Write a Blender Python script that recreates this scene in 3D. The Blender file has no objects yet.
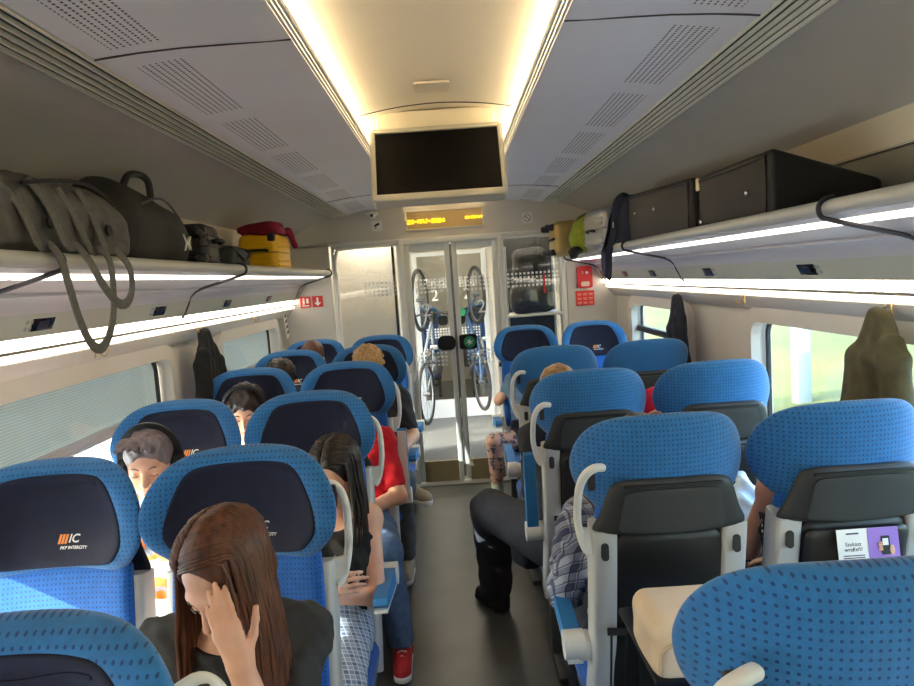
import bpy, bmesh, math, random
import numpy as np
from mathutils import Vector, Matrix
random.seed(7)
S = bpy.context.scene
COL = S.collection
PI = math.pi
def V(*a): return Vector(a)
# ------------------------------------------------------------ materials
def lin(c):
    return tuple(((x/255)/12.92 if x/255 <= .04045 else ((x/255+.055)/1.055)**2.4) for x in c)
MATS = {}
def mat(name, rgb, rough=.6, metal=0, **kw):
    if name in MATS: return MATS[name]
    m = bpy.data.materials.new(name); m.use_nodes = True
    b = m.node_tree.nodes['Principled BSDF']
    b.inputs['Base Color'].default_value = (*lin(rgb), 1)
    b.inputs['Roughness'].default_value = rough
    b.inputs['Metallic'].default_value = metal
    for k, v in kw.items():
        b.inputs[k.replace('_', ' ')].default_value = v
    MATS[name] = m
    return m
def nd(m, t, **kw):
    n = m.node_tree.nodes.new(t)
    for k, v in kw.items(): setattr(n, k, v)
    return n
def lk(m, a, b): m.node_tree.links.new(a, b)
def bsdf(m): return m.node_tree.nodes['Principled BSDF']
def math_n(m, op, a, b=None):
    n = nd(m, 'ShaderNodeMath', operation=op)
    for i, x in enumerate((a, b)):
        if x is None: continue
        if isinstance(x, (int, float)): n.inputs[i].default_value = x
        else: lk(m, x, n.inputs[i])
    return n.outputs[0]
def mixc(m, fac, a, b):
    n = nd(m, 'ShaderNodeMix', data_type='RGBA')
    if isinstance(fac, (int, float)): n.inputs[0].default_value = fac
    else: lk(m, fac, n.inputs[0])
    for i, x in ((6, a), (7, b)):
        if isinstance(x, tuple): n.inputs[i].default_value = (*lin(x), 1)
        else: lk(m, x, n.inputs[i])
    return n.outputs[2]
def tex_coord(m, which='Object'):
    return nd(m, 'ShaderNodeTexCoord').outputs[which]
def noise(m, scale, detail=3, vec=None, rough=.55):
    n = nd(m, 'ShaderNodeTexNoise'); n.inputs['Scale'].default_value = scale
    n.inputs['Detail'].default_value = detail; n.inputs['Roughness'].default_value = rough
    lk(m, vec if vec is not None else tex_coord(m), n.inputs['Vector'])
    return n.outputs['Fac']
def bump(m, h, strength=.3, dist=.01):
    b = nd(m, 'ShaderNodeBump'); b.inputs['Strength'].default_value = strength
    b.inputs['Distance'].default_value = dist
    lk(m, h, b.inputs['Height']); lk(m, b.outputs[0], bsdf(m).inputs['Normal'])
def mat_noise(name, a, b_, scale, rough=.7, detail=4, bmp=0, stretch=None, **kw):
    if name in MATS: return MATS[name]
    m = mat(name, a, rough, **kw)
    vec = tex_coord(m)
    if stretch:
        mp = nd(m, 'ShaderNodeMapping'); mp.inputs['Scale'].default_value = stretch
        lk(m, vec, mp.inputs[0]); vec = mp.outputs[0]
    f = noise(m, scale, detail, vec)
    r = nd(m, 'ShaderNodeMapRange'); r.inputs[1].default_value = .3; r.inputs[2].default_value = .7
    lk(m, f, r.inputs[0])
    lk(m, mixc(m, r.outputs[0], a, b_), bsdf(m).inputs['Base Color'])
    if bmp: bump(m, f, bmp)
    return m
def mat_dots(name, base, dot, pitch=.0165, rad=.2, rough=.85):
    m = mat(name, base, rough)
    bsdf(m).inputs['Sheen Weight'].default_value = .25
    uv = tex_coord(m, 'UV')
    sc = nd(m, 'ShaderNodeVectorMath', operation='SCALE'); lk(m, uv, sc.inputs[0]); sc.inputs['Scale'].default_value = 1/pitch
    def layer(off):
        ad = nd(m, 'ShaderNodeVectorMath', operation='ADD'); lk(m, sc.outputs[0], ad.inputs[0]); ad.inputs[1].default_value = off
        fr = nd(m, 'ShaderNodeVectorMath', operation='FRACTION'); lk(m, ad.outputs[0], fr.inputs[0])
        di = nd(m, 'ShaderNodeVectorMath', operation='DISTANCE'); lk(m, fr.outputs[0], di.inputs[0]); di.inputs[1].default_value = (.5, .5, 0)
        return math_n(m, 'LESS_THAN', di.outputs['Value'], rad)
    f = layer((0, 0, 0))
    n = noise(m, 60, 2)
    base2 = mixc(m, n, tuple(int(c*.86) for c in base), tuple(min(255, int(c*1.1)) for c in base))
    lk(m, mixc(m, math_n(m, 'MULTIPLY', f, .8), base2, dot), bsdf(m).inputs['Base Color'])
    bump(m, noise(m, 500, 2), .15, .002)
    return m
def emit(name, rgb, strength):
    if name in MATS: return MATS[name]
    m = mat(name, rgb, .5)
    bsdf(m).inputs['Emission Color'].default_value = (*lin(rgb), 1)
    bsdf(m).inputs['Emission Strength'].default_value = strength
    return m
def glass(name, tint=(235, 240, 238), refl=.08):
    if name in MATS: return MATS[name]
    m = bpy.data.materials.new(name); m.use_nodes = True; MATS[name] = m
    nt = m.node_tree; nt.nodes.remove(nt.nodes['Principled BSDF'])
    t = nt.nodes.new('ShaderNodeBsdfTransparent'); t.inputs[0].default_value = (*lin(tint), 1)
    g = nt.nodes.new('ShaderNodeBsdfGlossy'); g.inputs['Roughness'].default_value = .03
    mx = nt.nodes.new('ShaderNodeMixShader'); mx.inputs[0].default_value = refl
    nt.links.new(t.outputs[0], mx.inputs[1]); nt.links.new(g.outputs[0], mx.inputs[2])
    nt.links.new(mx.outputs[0], nt.nodes['Material Output'].inputs[0])
    return m
# ------------------------------------------------------------ geometry collector
class G:
    def __init__(s): s.v = []; s.f = []; s.mi = []; s.uv = {}
    def add(s, verts, faces, mi=0, uvs=None):
        o = len(s.v); s.v += [tuple(p) for p in verts]
        s.f += [tuple(i+o for i in f) for f in faces]; s.mi += [mi]*len(faces)
        if uvs:
            for i, u in enumerate(uvs): s.uv[o+i] = u
        return s
    def bm(s, bm, mi=0, M=None):
        if M is not None: bm.transform(M)
        bm.verts.index_update()
        s.add([v.co[:] for v in bm.verts], [[v.index for v in f.verts] for f in bm.faces], mi)
        bm.free(); return s
    def box(s, c, size, r=0, rot=None, mi=0, seg=2):
        bm = bmesh.new(); bmesh.ops.create_cube(bm, size=1)
        bmesh.ops.scale(bm, vec=size, verts=bm.verts)
        if r: bmesh.ops.bevel(bm, geom=bm.edges[:]+bm.verts[:], offset=min(r, min(size)*.49), segments=seg, affect='EDGES', profile=.5)
        M = Matrix.Translation(c)
        if rot is not None: M = M @ (rot if isinstance(rot, Matrix) else Matrix.Rotation(rot[2], 4, 'Z') @ Matrix.Rotation(rot[1], 4, 'Y') @ Matrix.Rotation(rot[0], 4, 'X'))
        return s.bm(bm, mi, M)
    def cyl(s, a, b, r1, r2=None, n=16, mi=0):
        a = Vector(a); b = Vector(b); d = b-a
        bm = bmesh.new(); bmesh.ops.create_cone(bm, segments=n, radius1=r1, radius2=r1 if r2 is None else r2, depth=d.length, cap_ends=True)
        return s.bm(bm, mi, Matrix.Translation((a+b)/2) @ d.to_track_quat('Z', 'Y').to_matrix().to_4x4())
    def sph(s, c, r, n=16, mi=0, M=None):
        bm = bmesh.new(); bmesh.ops.create_uvsphere(bm, u_segments=n, v_segments=max(6, n//2), radius=1)
        r = (r, r, r) if isinstance(r, (int, float)) else r
        bmesh.ops.scale(bm, vec=r, verts=bm.verts)
        return s.bm(bm, mi, Matrix.Translation(c) @ (M if M is not None else Matrix()))
    def sweep(s, path, prof, up=(0, 0, 1), closed=False, mi=0, scales=None, cap=True, fixed=False):
        """prof: list of (a,b): a along side, b along the 'up' of the frame"""
        P = [Vector(p) for p in path]; n = len(P); k = len(prof); vs = []; up = Vector(up)
        prev = None
        for i, p in enumerate(P):
            if closed: t = P[(i+1) % n]-P[i-1]
            else: t = P[min(i+1, n-1)]-P[max(i-1, 0)]
            t.normalize()
            if prev is None or (fixed and t.cross(up).length > .3):
                side = t.cross(up)
                if side.length < .05: side = t.cross(Vector((1, .2, 0)))
            else:
                side = prev - t*prev.dot(t)
            side.normalize(); prev = side; u = side.cross(t).normalized()
            sc = 1 if scales is None else scales[i]
            vs += [p+side*(a*sc)+u*(b*sc) for a, b in prof]
        fs = []
        m = n if closed else n-1
        for i in range(m):
            for j in range(k):
                a = i*k+j; b = i*k+(j+1) % k; c = ((i+1) % n)*k+(j+1) % k; d = ((i+1) % n)*k+j
                fs.append((a, b, c, d))
        if not closed and cap:
            fs.append(tuple(range(k))[::-1]); fs.append(tuple((n-1)*k+j for j in range(k)))
        return s.add(vs, fs, mi)
    def tube(s, path, r, n=8, closed=False, mi=0, scales=None, up=(0, 0, 1)):
        return s.sweep(path, [(r*math.cos(2*PI*j/n), r*math.sin(2*PI*j/n)) for j in range(n)], up, closed, mi, scales)
    def ribbon(s, path, w, t=.003, up=(0, 0, 1), closed=False, mi=0, fixed=False):
        return s.sweep(path, [(-w/2, -t/2), (w/2, -t/2), (w/2, t/2), (-w/2, t/2)], up, closed, mi, fixed=fixed)
    def prism(s, pts, y0, y1, f=None, mi=0):
        """pts closed polygon in (x,z), extruded along y; f maps (x,y,z)"""
        n = len(pts)
        vs = [(x, y0, z) for x, z in pts]+[(x, y1, z) for x, z in pts]
        if f: vs = [f(*p) for p in vs]
        fs = [tuple(range(n)), tuple(range(2*n-1, n-1, -1))]+[(i, i+n, (i+1) % n+n, (i+1) % n) for i in range(n)]
        return s.add(vs, fs, mi)
    def strip(s, pts, y0, y1, th=.006, mi=0, ny=1):
        """open polyline in (x,z) given thickness, extruded along y"""
        P = [Vector((x, z)) for x, z in pts]; off = []
        for i, p in enumerate(P):
            t = (P[min(i+1, len(P)-1)]-P[max(i-1, 0)]).normalized()
            off.append(p+Vector((-t.y, t.x))*th)
        return s.prism([tuple(p) for p in P]+[tuple(p) for p in reversed(off)], y0, y1, mi=mi)
    def pillow(s, pts, cen, mid, tf, tb, mp=lambda a, b, c: (a, c, b), N=72, J=10, mi=0, uvf=None):
        pts = resample(pts, N)
        vs = []; us = []
        def put(a, b, c): vs.append(mp(a, b, c)); us.append(uvf(a, b) if uvf else (a, b))
        rings = [math.sin((j+1)/J*PI/2) for j in range(J)]
        put(cen[0], cen[1], mid(*cen)+tf(0, *cen)); put(cen[0], cen[1], mid(*cen)-tb(0, *cen))
        for r in rings[:-1]:
            for sgn in (1, -1):
                for a, b in pts:
                    x = cen[0]+r*(a-cen[0]); z = cen[1]+r*(b-cen[1])
                    put(x, z, mid(x, z)+(tf(r, x, z) if sgn > 0 else -tb(r, x, z)))
        for a, b in pts: put(a, b, mid(a, b))
        def ix(j, sg, i): return (2+(2*j+(0 if sg > 0 else 1))*N+i % N) if j < J-1 else 2+2*(J-1)*N+i % N
        fs = []
        for sg in (1, -1):
            c = 0 if sg > 0 else 1
            for i in range(N):
                q = (c, ix(0, sg, i), ix(0, sg, i+1)); fs.append(q if sg > 0 else q[::-1])
                for j in range(J-1):
                    q = (ix(j, sg, i), ix(j+1, sg, i), ix(j+1, sg, i+1), ix(j, sg, i+1)); fs.append(q if sg > 0 else q[::-1])
        return s.add(vs, fs, mi, us)
    def text(s, body, size, M, mi=0, depth=0, shear=0, align='CENTER', bold=0):
        c = bpy.data.curves.new('t', 'FONT'); c.body = body; c.size = size; c.extrude = depth; c.shear = shear; c.offset = bold
        c.align_x = align; c.align_y = 'CENTER'; c.resolution_u = 3
        o = bpy.data.objects.new('t', c); COL.objects.link(o)
        me = o.to_mesh()
        s.add([(M @ v.co)[:] for v in me.vertices], [tuple(p.vertices) for p in me.polygons], mi)
        o.to_mesh_clear(); bpy.data.objects.remove(o); bpy.data.curves.remove(c)
        return s
    def mesh(s, name, mats, smooth=True, angle=40, shift=None):
        me = bpy.data.meshes.new(name)
        vs = s.v if shift is None else [(p[0]-shift[0], p[1]-shift[1], p[2]-shift[2]) for p in s.v]
        me.from_pydata(vs, [], s.f); me.update()
        for m in (mats if isinstance(mats, (list, tuple)) else [mats]): me.materials.append(m)
        me.polygons.foreach_set('material_index', s.mi)
        bm = bmesh.new(); bm.from_mesh(me); bmesh.ops.recalc_face_normals(bm, faces=bm.faces); bm.to_mesh(me); bm.free()
        if s.uv:
            l = me.uv_layers.new(name='UVMap')
            for lo in me.loops: l.data[lo.index].uv = s.uv.get(lo.vertex_index, (0, 0))
        if smooth:
            me.polygons.foreach_set('use_smooth', [True]*len(me.polygons))
            try: me.set_sharp_from_angle(angle=math.radians(angle))
            except Exception: pass
        return me
def resample(pts, N):
    n = len(pts); P = [Vector(p) for p in pts]; out = []
    dense = []
    for i in range(n):
        p0, p1, p2, p3 = P[i-1], P[i], P[(i+1) % n], P[(i+2) % n]
        for k in range(12):
            t = k/12; d = (p2-p1).length; a = (p2-p0)*(d/max(1e-9, d+(p1-p0).length)); b = (p3-p1)*(d/max(1e-9, d+(p3-p2).length))
            dense.append(p1*(2*t**3-3*t*t+1)+a*(t**3-2*t*t+t)+p2*(3*t*t-2*t**3)+b*(t**3-t*t))
    L = [0]
    for i in range(len(dense)): L.append(L[-1]+(dense[(i+1) % len(dense)]-dense[i]).length)
    j = 0
    for k in range(N):
        d = L[-1]*k/N
        while L[j+1] < d: j += 1
        a = dense[j]; b = dense[(j+1) % len(dense)]
        out.append(tuple(a+(b-a)*((d-L[j])/max(1e-9, L[j+1]-L[j]))))
    return out
def catmull(pts, k=6):
    P = [Vector(p) for p in pts]; out = []
    for i in range(len(P)-1):
        p0, p1, p2, p3 = P[max(i-1, 0)], P[i], P[i+1], P[min(i+2, len(P)-1)]
        for j in range(k):
            t = j/k; out.append(.5*((2*p1)+(p2-p0)*t+(2*p0-5*p1+4*p2-p3)*t*t+(3*p1-p0-3*p2+p3)*t**3))
    out.append(P[-1]); return out
def rrect(w, h, r, n=5, cx=0, cy=0):
    o = []
    for sx, sy, a0 in ((1, 1, 0), (-1, 1, 90), (-1, -1, 180), (1, -1, 270)):
        for k in range(n+1):
            a = math.radians(a0+90*k/n); o.append((cx+sx*(w/2-r)+r*math.cos(a), cy+sy*(h/2-r)+r*math.sin(a)))
    return o
# ------------------------------------------------------------ objects
def obj(name, g, mats, parent=None, loc=None, **kw):
    me = g if isinstance(g, bpy.types.Mesh) else g.mesh(name, mats, **kw)
    o = bpy.data.objects.new(name, me); COL.objects.link(o)
    if parent is not None: o.parent = parent
    if loc is not None: o.location = loc
    return o
def tag(o, label, cat, group=None):
    o['label'] = label; o['category'] = cat
    if group: o['group'] = group
    return o
def thing(name, label, cat, loc=(0, 0, 0), rz=0, group=None):
    o = bpy.data.objects.new(name, None); COL.objects.link(o); o.empty_display_size = .1
    o.location = loc; o.rotation_euler = (0, 0, rz)
    return tag(o, label, cat, group)
def struct(name, g, mats, parent=None, **kw):
    o = obj(name, g, mats, parent, **kw)
    if parent is None: o['kind'] = 'structure'
    return o
def dup(src, parent=None):
    c = src.copy(); COL.objects.link(c)
    if parent is not None: c.parent = parent
    for ch in list(src.children): dup(ch, c)
    return c
def solo(name, g, mats, label, cat, group=None, base=None, **kw):
    """a thing that is one mesh; origin moved to its base"""
    if base is None:
        a = np.array(g.v); base = ((a[:, 0].min()+a[:, 0].max())/2, (a[:, 1].min()+a[:, 1].max())/2, a[:, 2].min())
    o = obj(name, g, mats, shift=base, **kw); o.location = base
    return tag(o, label, cat, group)
# ------------------------------------------------------------ signed-distance modelling
def rcone(a, b, r1, r2):
    a = np.array(a, np.float32); b = np.array(b, np.float32); ba = b-a; L2 = max(float(ba@ba), 1e-9)
    def f(p):
        pa = p-a; h = np.clip(pa@ba/L2, 0, 1)
        return np.linalg.norm(pa-h[..., None]*ba, axis=-1)-(r1+(r2-r1)*h)
    m = max(r1, r2); f.lo = np.minimum(a, b)-m; f.hi = np.maximum(a, b)+m
    return f
def ellip(c, r, R=None):
    c = np.array(c, np.float32); r = np.array(r, np.float32); Rm = np.eye(3, dtype=np.float32) if R is None else np.array(R, np.float32)
    def f(p):
        q = (p-c)@Rm  # columns of R are local axes
        k0 = np.linalg.norm(q/r, axis=-1); k1 = np.linalg.norm(q/(r*r), axis=-1)
        return k0*(k0-1)/np.maximum(k1, 1e-6)
    ext = np.sqrt(((Rm*r)**2).sum(1)); f.lo = c-ext; f.hi = c+ext
    return f
def rboxf(c, h, rad, R=None):
    c = np.array(c, np.float32); h = np.array(h, np.float32)-rad; Rm = np.eye(3, dtype=np.float32) if R is None else np.array(R, np.float32)
    def f(p):
        q = np.abs((p-c)@Rm)-h
        return np.linalg.norm(np.maximum(q, 0), axis=-1)+np.minimum(q.max(-1), 0)-rad
    ext = (np.abs(Rm)*(h+rad)).sum(1); f.lo = c-ext; f.hi = c+ext
    return f
def half(q, n):
    q = np.array(q, np.float32); n = np.array(n, np.float32)/np.linalg.norm(n)
    return lambda p: (p-q)@n
class SDF:
    def __init__(s): s.ops = []
    def add(s, f, k=.02): s.ops.append(('+', f, k)); return s
    def sub(s, f, k=.01): s.ops.append(('-', f, k)); return s
    def cut(s, f): s.ops.append(('c', f, 0)); return s
    def disp(s, f): s.ops.append(('d', f, 0)); return s
    def build(s, vox=.006, mar=.05):
        lo = np.min([o[1].lo for o in s.ops if o[0] == '+'], 0)-2.5*vox-.01; hi = np.max([o[1].hi for o in s.ops if o[0] == '+'], 0)+2.5*vox+.01
        n = np.ceil((hi-lo)/vox).astype(int)+1
        ax = [lo[i]+vox*np.arange(n[i]) for i in range(3)]
        D = np.full(n, mar, np.float32)
        for op, f, k in s.ops:
            if op in '+-':
                i0 = np.maximum(np.floor((f.lo-mar-lo)/vox).astype(int), 0); i1 = np.minimum(np.ceil((f.hi+mar-lo)/vox).astype(int)+1, n)
                if (i1 <= i0).any(): continue
            else: i0 = np.zeros(3, int); i1 = n
            sl = tuple(slice(i0[i], i1[i]) for i in range(3))
            p = np.stack(np.meshgrid(*[ax[i][sl[i]] for i in range(3)], indexing='ij'), -1).astype(np.float32)
            d = D[sl]
            if op == '+':
                e = f(p); h = np.maximum(k-np.abs(d-e), 0)/k; D[sl] = np.minimum(d, e)-h*h*k*.25
            elif op == '-':
                e = -f(p); h = np.maximum(k-np.abs(d-e), 0)/k; D[sl] = np.maximum(d, e)+h*h*k*.25
            elif op == 'c': D[sl] = np.maximum(d, f(p))
            else: D[sl] = d+f(p)
        g = G(); v, f = surface_nets(D, lo, vox); g.v = [tuple(x) for x in v]; g.f = [tuple(x) for x in f]; g.mi = [0]*len(g.f)
        return g
def surface_nets(D, lo, vox):
    I = D < 0; n = np.array(D.shape)
    c = [I[i:n[0]-1+i, j:n[1]-1+j, k:n[2]-1+k] for i in (0, 1) for j in (0, 1) for k in (0, 1)]
    sm = sum(x.astype(np.int8) for x in c); mixed = (sm > 0) & (sm < 8)
    idx = np.argwhere(mixed); vid = np.full(mixed.shape, -1, np.int64); vid[mixed] = np.arange(len(idx))
    acc = np.zeros((len(idx), 3)); cnt = np.zeros(len(idx))
    cor = np.array([(i, j, k) for i in (0, 1) for j in (0, 1) for k in (0, 1)])
    for a in range(8):
        for b in range(a+1, 8):
            if np.abs(cor[a]-cor[b]).sum() != 1: continue
            pa = idx+cor[a]; pb = idx+cor[b]
            da = D[tuple(pa.T)]; db = D[tuple(pb.T)]; m = (da < 0) != (db < 0)
            t = np.where(m, da/np.where(m, da-db, 1), 0)
            acc[m] += pa[m]+(pb[m]-pa[m])*t[m, None]; cnt[m] += 1
    v = lo+vox*acc/cnt[:, None]
    F = []
    for ax in range(3):
        u, w = (ax+1) % 3, (ax+2) % 3
        s0 = [slice(None)]*3; s1 = [slice(None)]*3; s0[ax] = slice(0, -1); s1[ax] = slice(1, None)
        A = I[tuple(s0)]; B = I[tuple(s1)]
        e = np.argwhere(A != B); e = e[(e[:, u] > 0) & (e[:, w] > 0) & (e[:, u] < n[u]-1) & (e[:, w] < n[w]-1)]
        if not len(e): continue
        du = np.zeros(3, int); du[u] = 1; dw = np.zeros(3, int); dw[w] = 1
        q = np.stack([vid[tuple((e-du-dw).T)], vid[tuple((e-dw).T)], vid[tuple(e.T)], vid[tuple((e-du).T)]], 1)
        fl = A[tuple(e.T)]; q[~fl] = q[~fl][:, ::-1]
        F.append(q[(q >= 0).all(1)])
    return v, np.concatenate(F)
def wob(amp, fx, fy, fz, ph=0):
    return lambda p: amp*np.sin(p[..., 0]*fx+p[..., 1]*fy*.7+ph)*np.cos(p[..., 1]*fy+p[..., 2]*fz*.6+ph*2)*1.0+amp*.5*np.sin(p[..., 2]*fz*1.7+p[..., 0]*fx*1.3+ph)
# ------------------------------------------------------------ palette
wall_m = mat_noise('wall_paint', (206, 202, 194), (198, 194, 186), 3, .45)
grey_panel = mat_noise('ceiling_panel', (232, 230, 236), (227, 225, 231), 2, .42)
vault_m = mat('ceiling_vault', (226, 218, 200), .5)
floor_m = mat_noise('floor_vinyl', (88, 90, 88), (78, 80, 78), 6, .38, bmp=.03)
alu = mat('brushed_aluminium', (178, 180, 180), .35, .6)
frame_grey = mat('door_frame_grey', (206, 210, 210), .45)
silver = mat('silver_plastic', (172, 174, 174), .42, .15)
dark_m = mat('dark_plastic', (38, 40, 43), .5)
black_m = mat('black_rubber', (18, 18, 20), .55)
gloss_black = mat('black_gloss', (6, 6, 7), .18)
white_m = mat('white_plastic', (222, 222, 218), .45)
red_m = mat('sign_red', (206, 32, 34), .45)
led_warm = emit('cove_led', (255, 230, 184), 6.8)
led_mid = emit('strip_led', (255, 242, 222), 4.0)
_f = math_n(led_mid, 'LESS_THAN', math_n(led_mid, 'FRACT', math_n(led_mid, 'MULTIPLY', nd(led_mid, 'ShaderNodeSeparateXYZ').outputs[1], 26)), .14)
_sp = [n_ for n_ in led_mid.node_tree.nodes if n_.type == 'SEPXYZ'][0]; lk(led_mid, tex_coord(led_mid), _sp.inputs[0])
lk(led_mid, math_n(led_mid, 'SUBTRACT', 3.2, math_n(led_mid, 'MULTIPLY', _f, 2.5)), bsdf(led_mid).inputs['Emission Strength'])
led_thin = emit('strip_led_thin', (255, 240, 216), 1.3)
Y0, Y1 = -3.2, 5.8           # coach saloon, from behind the viewer to the end wall
HW = 1.40
# floor of saloon and vestibule
struct('floor', G().box((0, (Y0+9)/2, -.03), (3.0, 9-Y0, .06)), floor_m)
# ---------------- walls
WIN_Z0, WIN_Z1 = .80, 1.50
WR = [(-1.2, .75), (1.15, 3.16), (3.98, 5.25)]
WL = [(-1.2, .75), (1.20, 3.36), (4.03, 5.42)]
def side_wall(sg, wins, name):
    g = G()
    x0, x1 = HW, HW+.07
    g.box((sg*(x0+x1)/2, (Y0+Y1)/2, WIN_Z0/2), (x1-x0, Y1-Y0, WIN_Z0))
    g.box((sg*(x0+x1)/2, (Y0+Y1)/2, (WIN_Z1+2.62)/2), (x1-x0, Y1-Y0, 2.62-WIN_Z1))
    ys = [Y0]+[y for w in wins for y in w]+[Y1]
    for a, b in zip(ys[::2], ys[1::2]): g.box((sg*(x0+x1)/2, (a+b)/2, (WIN_Z0+WIN_Z1)/2), (x1-x0, b-a, WIN_Z1-WIN_Z0))
    # heater duct along the floor
    g.prism([(sg*1.4, 0), (sg*1.33, 0), (sg*1.33, .16), (sg*1.36, .2), (sg*1.4, .2)], Y0, Y1)
    return struct(name, g, wall_m, smooth=False)
side_wall(1, WR, 'wall_right'); side_wall(-1, WL, 'wall_left')
# ---------------- windows
win_glass = glass('window_glass', (238, 244, 242), .05)
blind_m = bpy.data.materials.new('blind_fabric'); blind_m.use_nodes = True
_m = blind_m; _b = bsdf(_m)
_uv = tex_coord(_m); _sx = nd(_m, 'ShaderNodeSeparateXYZ'); lk(_m, _uv, _sx.inputs[0])
_st = math_n(_m, 'LESS_THAN', math_n(_m, 'FRACT', math_n(_m, 'MULTIPLY', _sx.outputs[2], 95)), .35)
lk(_m, mixc(_m, _st, (160, 164, 164), (186, 190, 190)), _b.inputs['Base Color']); _b.inputs['Roughness'].default_value = .7
_tr = nd(_m, 'ShaderNodeBsdfTranslucent'); _tr.inputs[0].default_value = (*lin((150, 156, 158)), 1)
_tp = nd(_m, 'ShaderNodeBsdfTransparent')
_mx = nd(_m, 'ShaderNodeMixShader'); _mx.inputs[0].default_value = .12
lk(_m, _b.outputs[0], _mx.inputs[1]); lk(_m, _tr.outputs[0], _mx.inputs[2])
_mx2 = nd(_m, 'ShaderNodeMixShader'); _mx2.inputs[0].default_value = .1
lk(_m, _mx.outputs[0], _mx2.inputs[1]); lk(_m, _tp.outputs[0], _mx2.inputs[2])
lk(_m, _mx2.outputs[0], _m.node_tree.nodes['Material Output'].inputs[0])
gasket = mat('window_gasket', (30, 32, 34), .6)
NW = [0]
def ring(g, sg, y0, y1, z0, z1, w, xa, xb, r, ro=None, mi=0):
    """rounded frame lying in the wall plane, between x=xa and x=xb"""
    cy, cz = (y0+y1)/2, (z0+z1)/2
    i = rrect(y1-y0, z1-z0, r, 6, cy, cz); o = rrect(y1-y0+2*w, z1-z0+2*w, ro or r+w, 6, cy, cz)
    n = len(i)
    vs = [(sg*xa, y, z) for y, z in i]+[(sg*xa, y, z) for y, z in o]+[(sg*xb, y, z) for y, z in i]+[(sg*xb, y, z) for y, z in o]
    fs = []
    for k in range(n):
        q = (k+1) % n
        fs += [(k, q, q+n, k+n), (k+2*n, k+3*n, q+3*n, q+2*n), (k, k+2*n, q+2*n, q), (k+n, q+n, q+3*n, k+3*n)]
    g.add(vs, fs, mi)
def window(sg, y0, y1, bar, blind):
    NW[0] += 1
    g = G(); ring(g, sg, y0+.035, y1-.035, WIN_Z0+.035, WIN_Z1-.03, .075, 1.368, 1.41, .07)
    ring(g, sg, y0+.02, y1-.02, WIN_Z0+.02, WIN_Z1-.015, .03, 1.39, 1.47, .06)
    w = struct(f'window_{NW[0]}', g, wall_m)
    gg = G(); ring(gg, sg, y0+.05, y1-.05, WIN_Z0+.05, WIN_Z1-.035, .018, 1.437, 1.452, .06)
    obj('window_gasket', gg, gasket, w)
    p = G().box((sg*1.442, (y0+y1)/2, (WIN_Z0+WIN_Z1)/2), (.006, y1-y0-.05, WIN_Z1-WIN_Z0-.05))
    obj('window_pane', p, win_glass, w, smooth=False)
    if bar:
        b = G().box((sg*1.425, (y0+y1)/2, bar), (.035, y1-y0-.06, .045), .008)
        b.box((sg*1.41, (y0+y1)/2, bar-.012), (.02, y1-y0-.08, .012), .004)
        obj('hopper_bar', b, silver if sg < 0 else gasket, w)
    if blind:
        b = G().box((sg*1.452, (y0+y1)/2, (bar+WIN_Z1)/2), (.003, y1-y0-.05, WIN_Z1-bar-.02))
        obj('roller_blind', b, blind_m, w, smooth=False)
for i, (a, b) in enumerate(WR): window(1, a, b, 1.285 if i == 2 else None, False)
for a, b in WL: window(-1, a, b, 1.225, True)
# ---------------- ceiling: vault, cove lips, perforated panels, louvres, outer curves
ceil_y0 = Y0
vault = [(.30*math.sin(a), 2.405+.055*math.cos(a*1.0)**2) for a in np.linspace(-PI/2, PI/2, 17)]
vault = [(-.345, 2.43), (-.335, 2.436)]+[(x, 2.44+.035*(1-(x/.32)**2)) for x in np.linspace(-.32, .32, 17)]+[(.335, 2.436), (.345, 2.43)]
perf = mat_noise('perforated_panel', (232, 230, 236), (227, 225, 231), 2, .42)
def perforate(m):
    """rows of punched slots in the two outer bands of the panel"""
    o = tex_coord(m); sx = nd(m, 'ShaderNodeSeparateXYZ'); lk(m, o, sx.inputs[0])
    ax = math_n(m, 'ABSOLUTE', sx.outputs[0])
    band = math_n(m, 'MULTIPLY', math_n(m, 'GREATER_THAN', ax, .625), math_n(m, 'LESS_THAN', ax, .745))
    fx = math_n(m, 'FRACT', math_n(m, 'MULTIPLY', ax, 62)); hx = math_n(m, 'LESS_THAN', fx, .34)
    fy = math_n(m, 'FRACT', math_n(m, 'MULTIPLY', sx.outputs[1], 70)); hy = math_n(m, 'LESS_THAN', fy, .6)
    seg = math_n(m, 'LESS_THAN', math_n(m, 'FRACT', math_n(m, 'MULTIPLY', math_n(m, 'ADD', sx.outputs[1], .12), 1.55)), .80)
    f = math_n(m, 'MULTIPLY', math_n(m, 'MULTIPLY', band, seg), math_n(m, 'MULTIPLY', hx, hy))
    old = bsdf(m).inputs['Base Color'].links[0].from_socket
    lk(m, mixc(m, f, old, (62, 60, 62)), bsdf(m).inputs['Base Color'])
perforate(perf)
def panel_x(t): return .345+t*(.80-.345)
g = G(); g.strip(vault, ceil_y0, Y1, .012)
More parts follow.
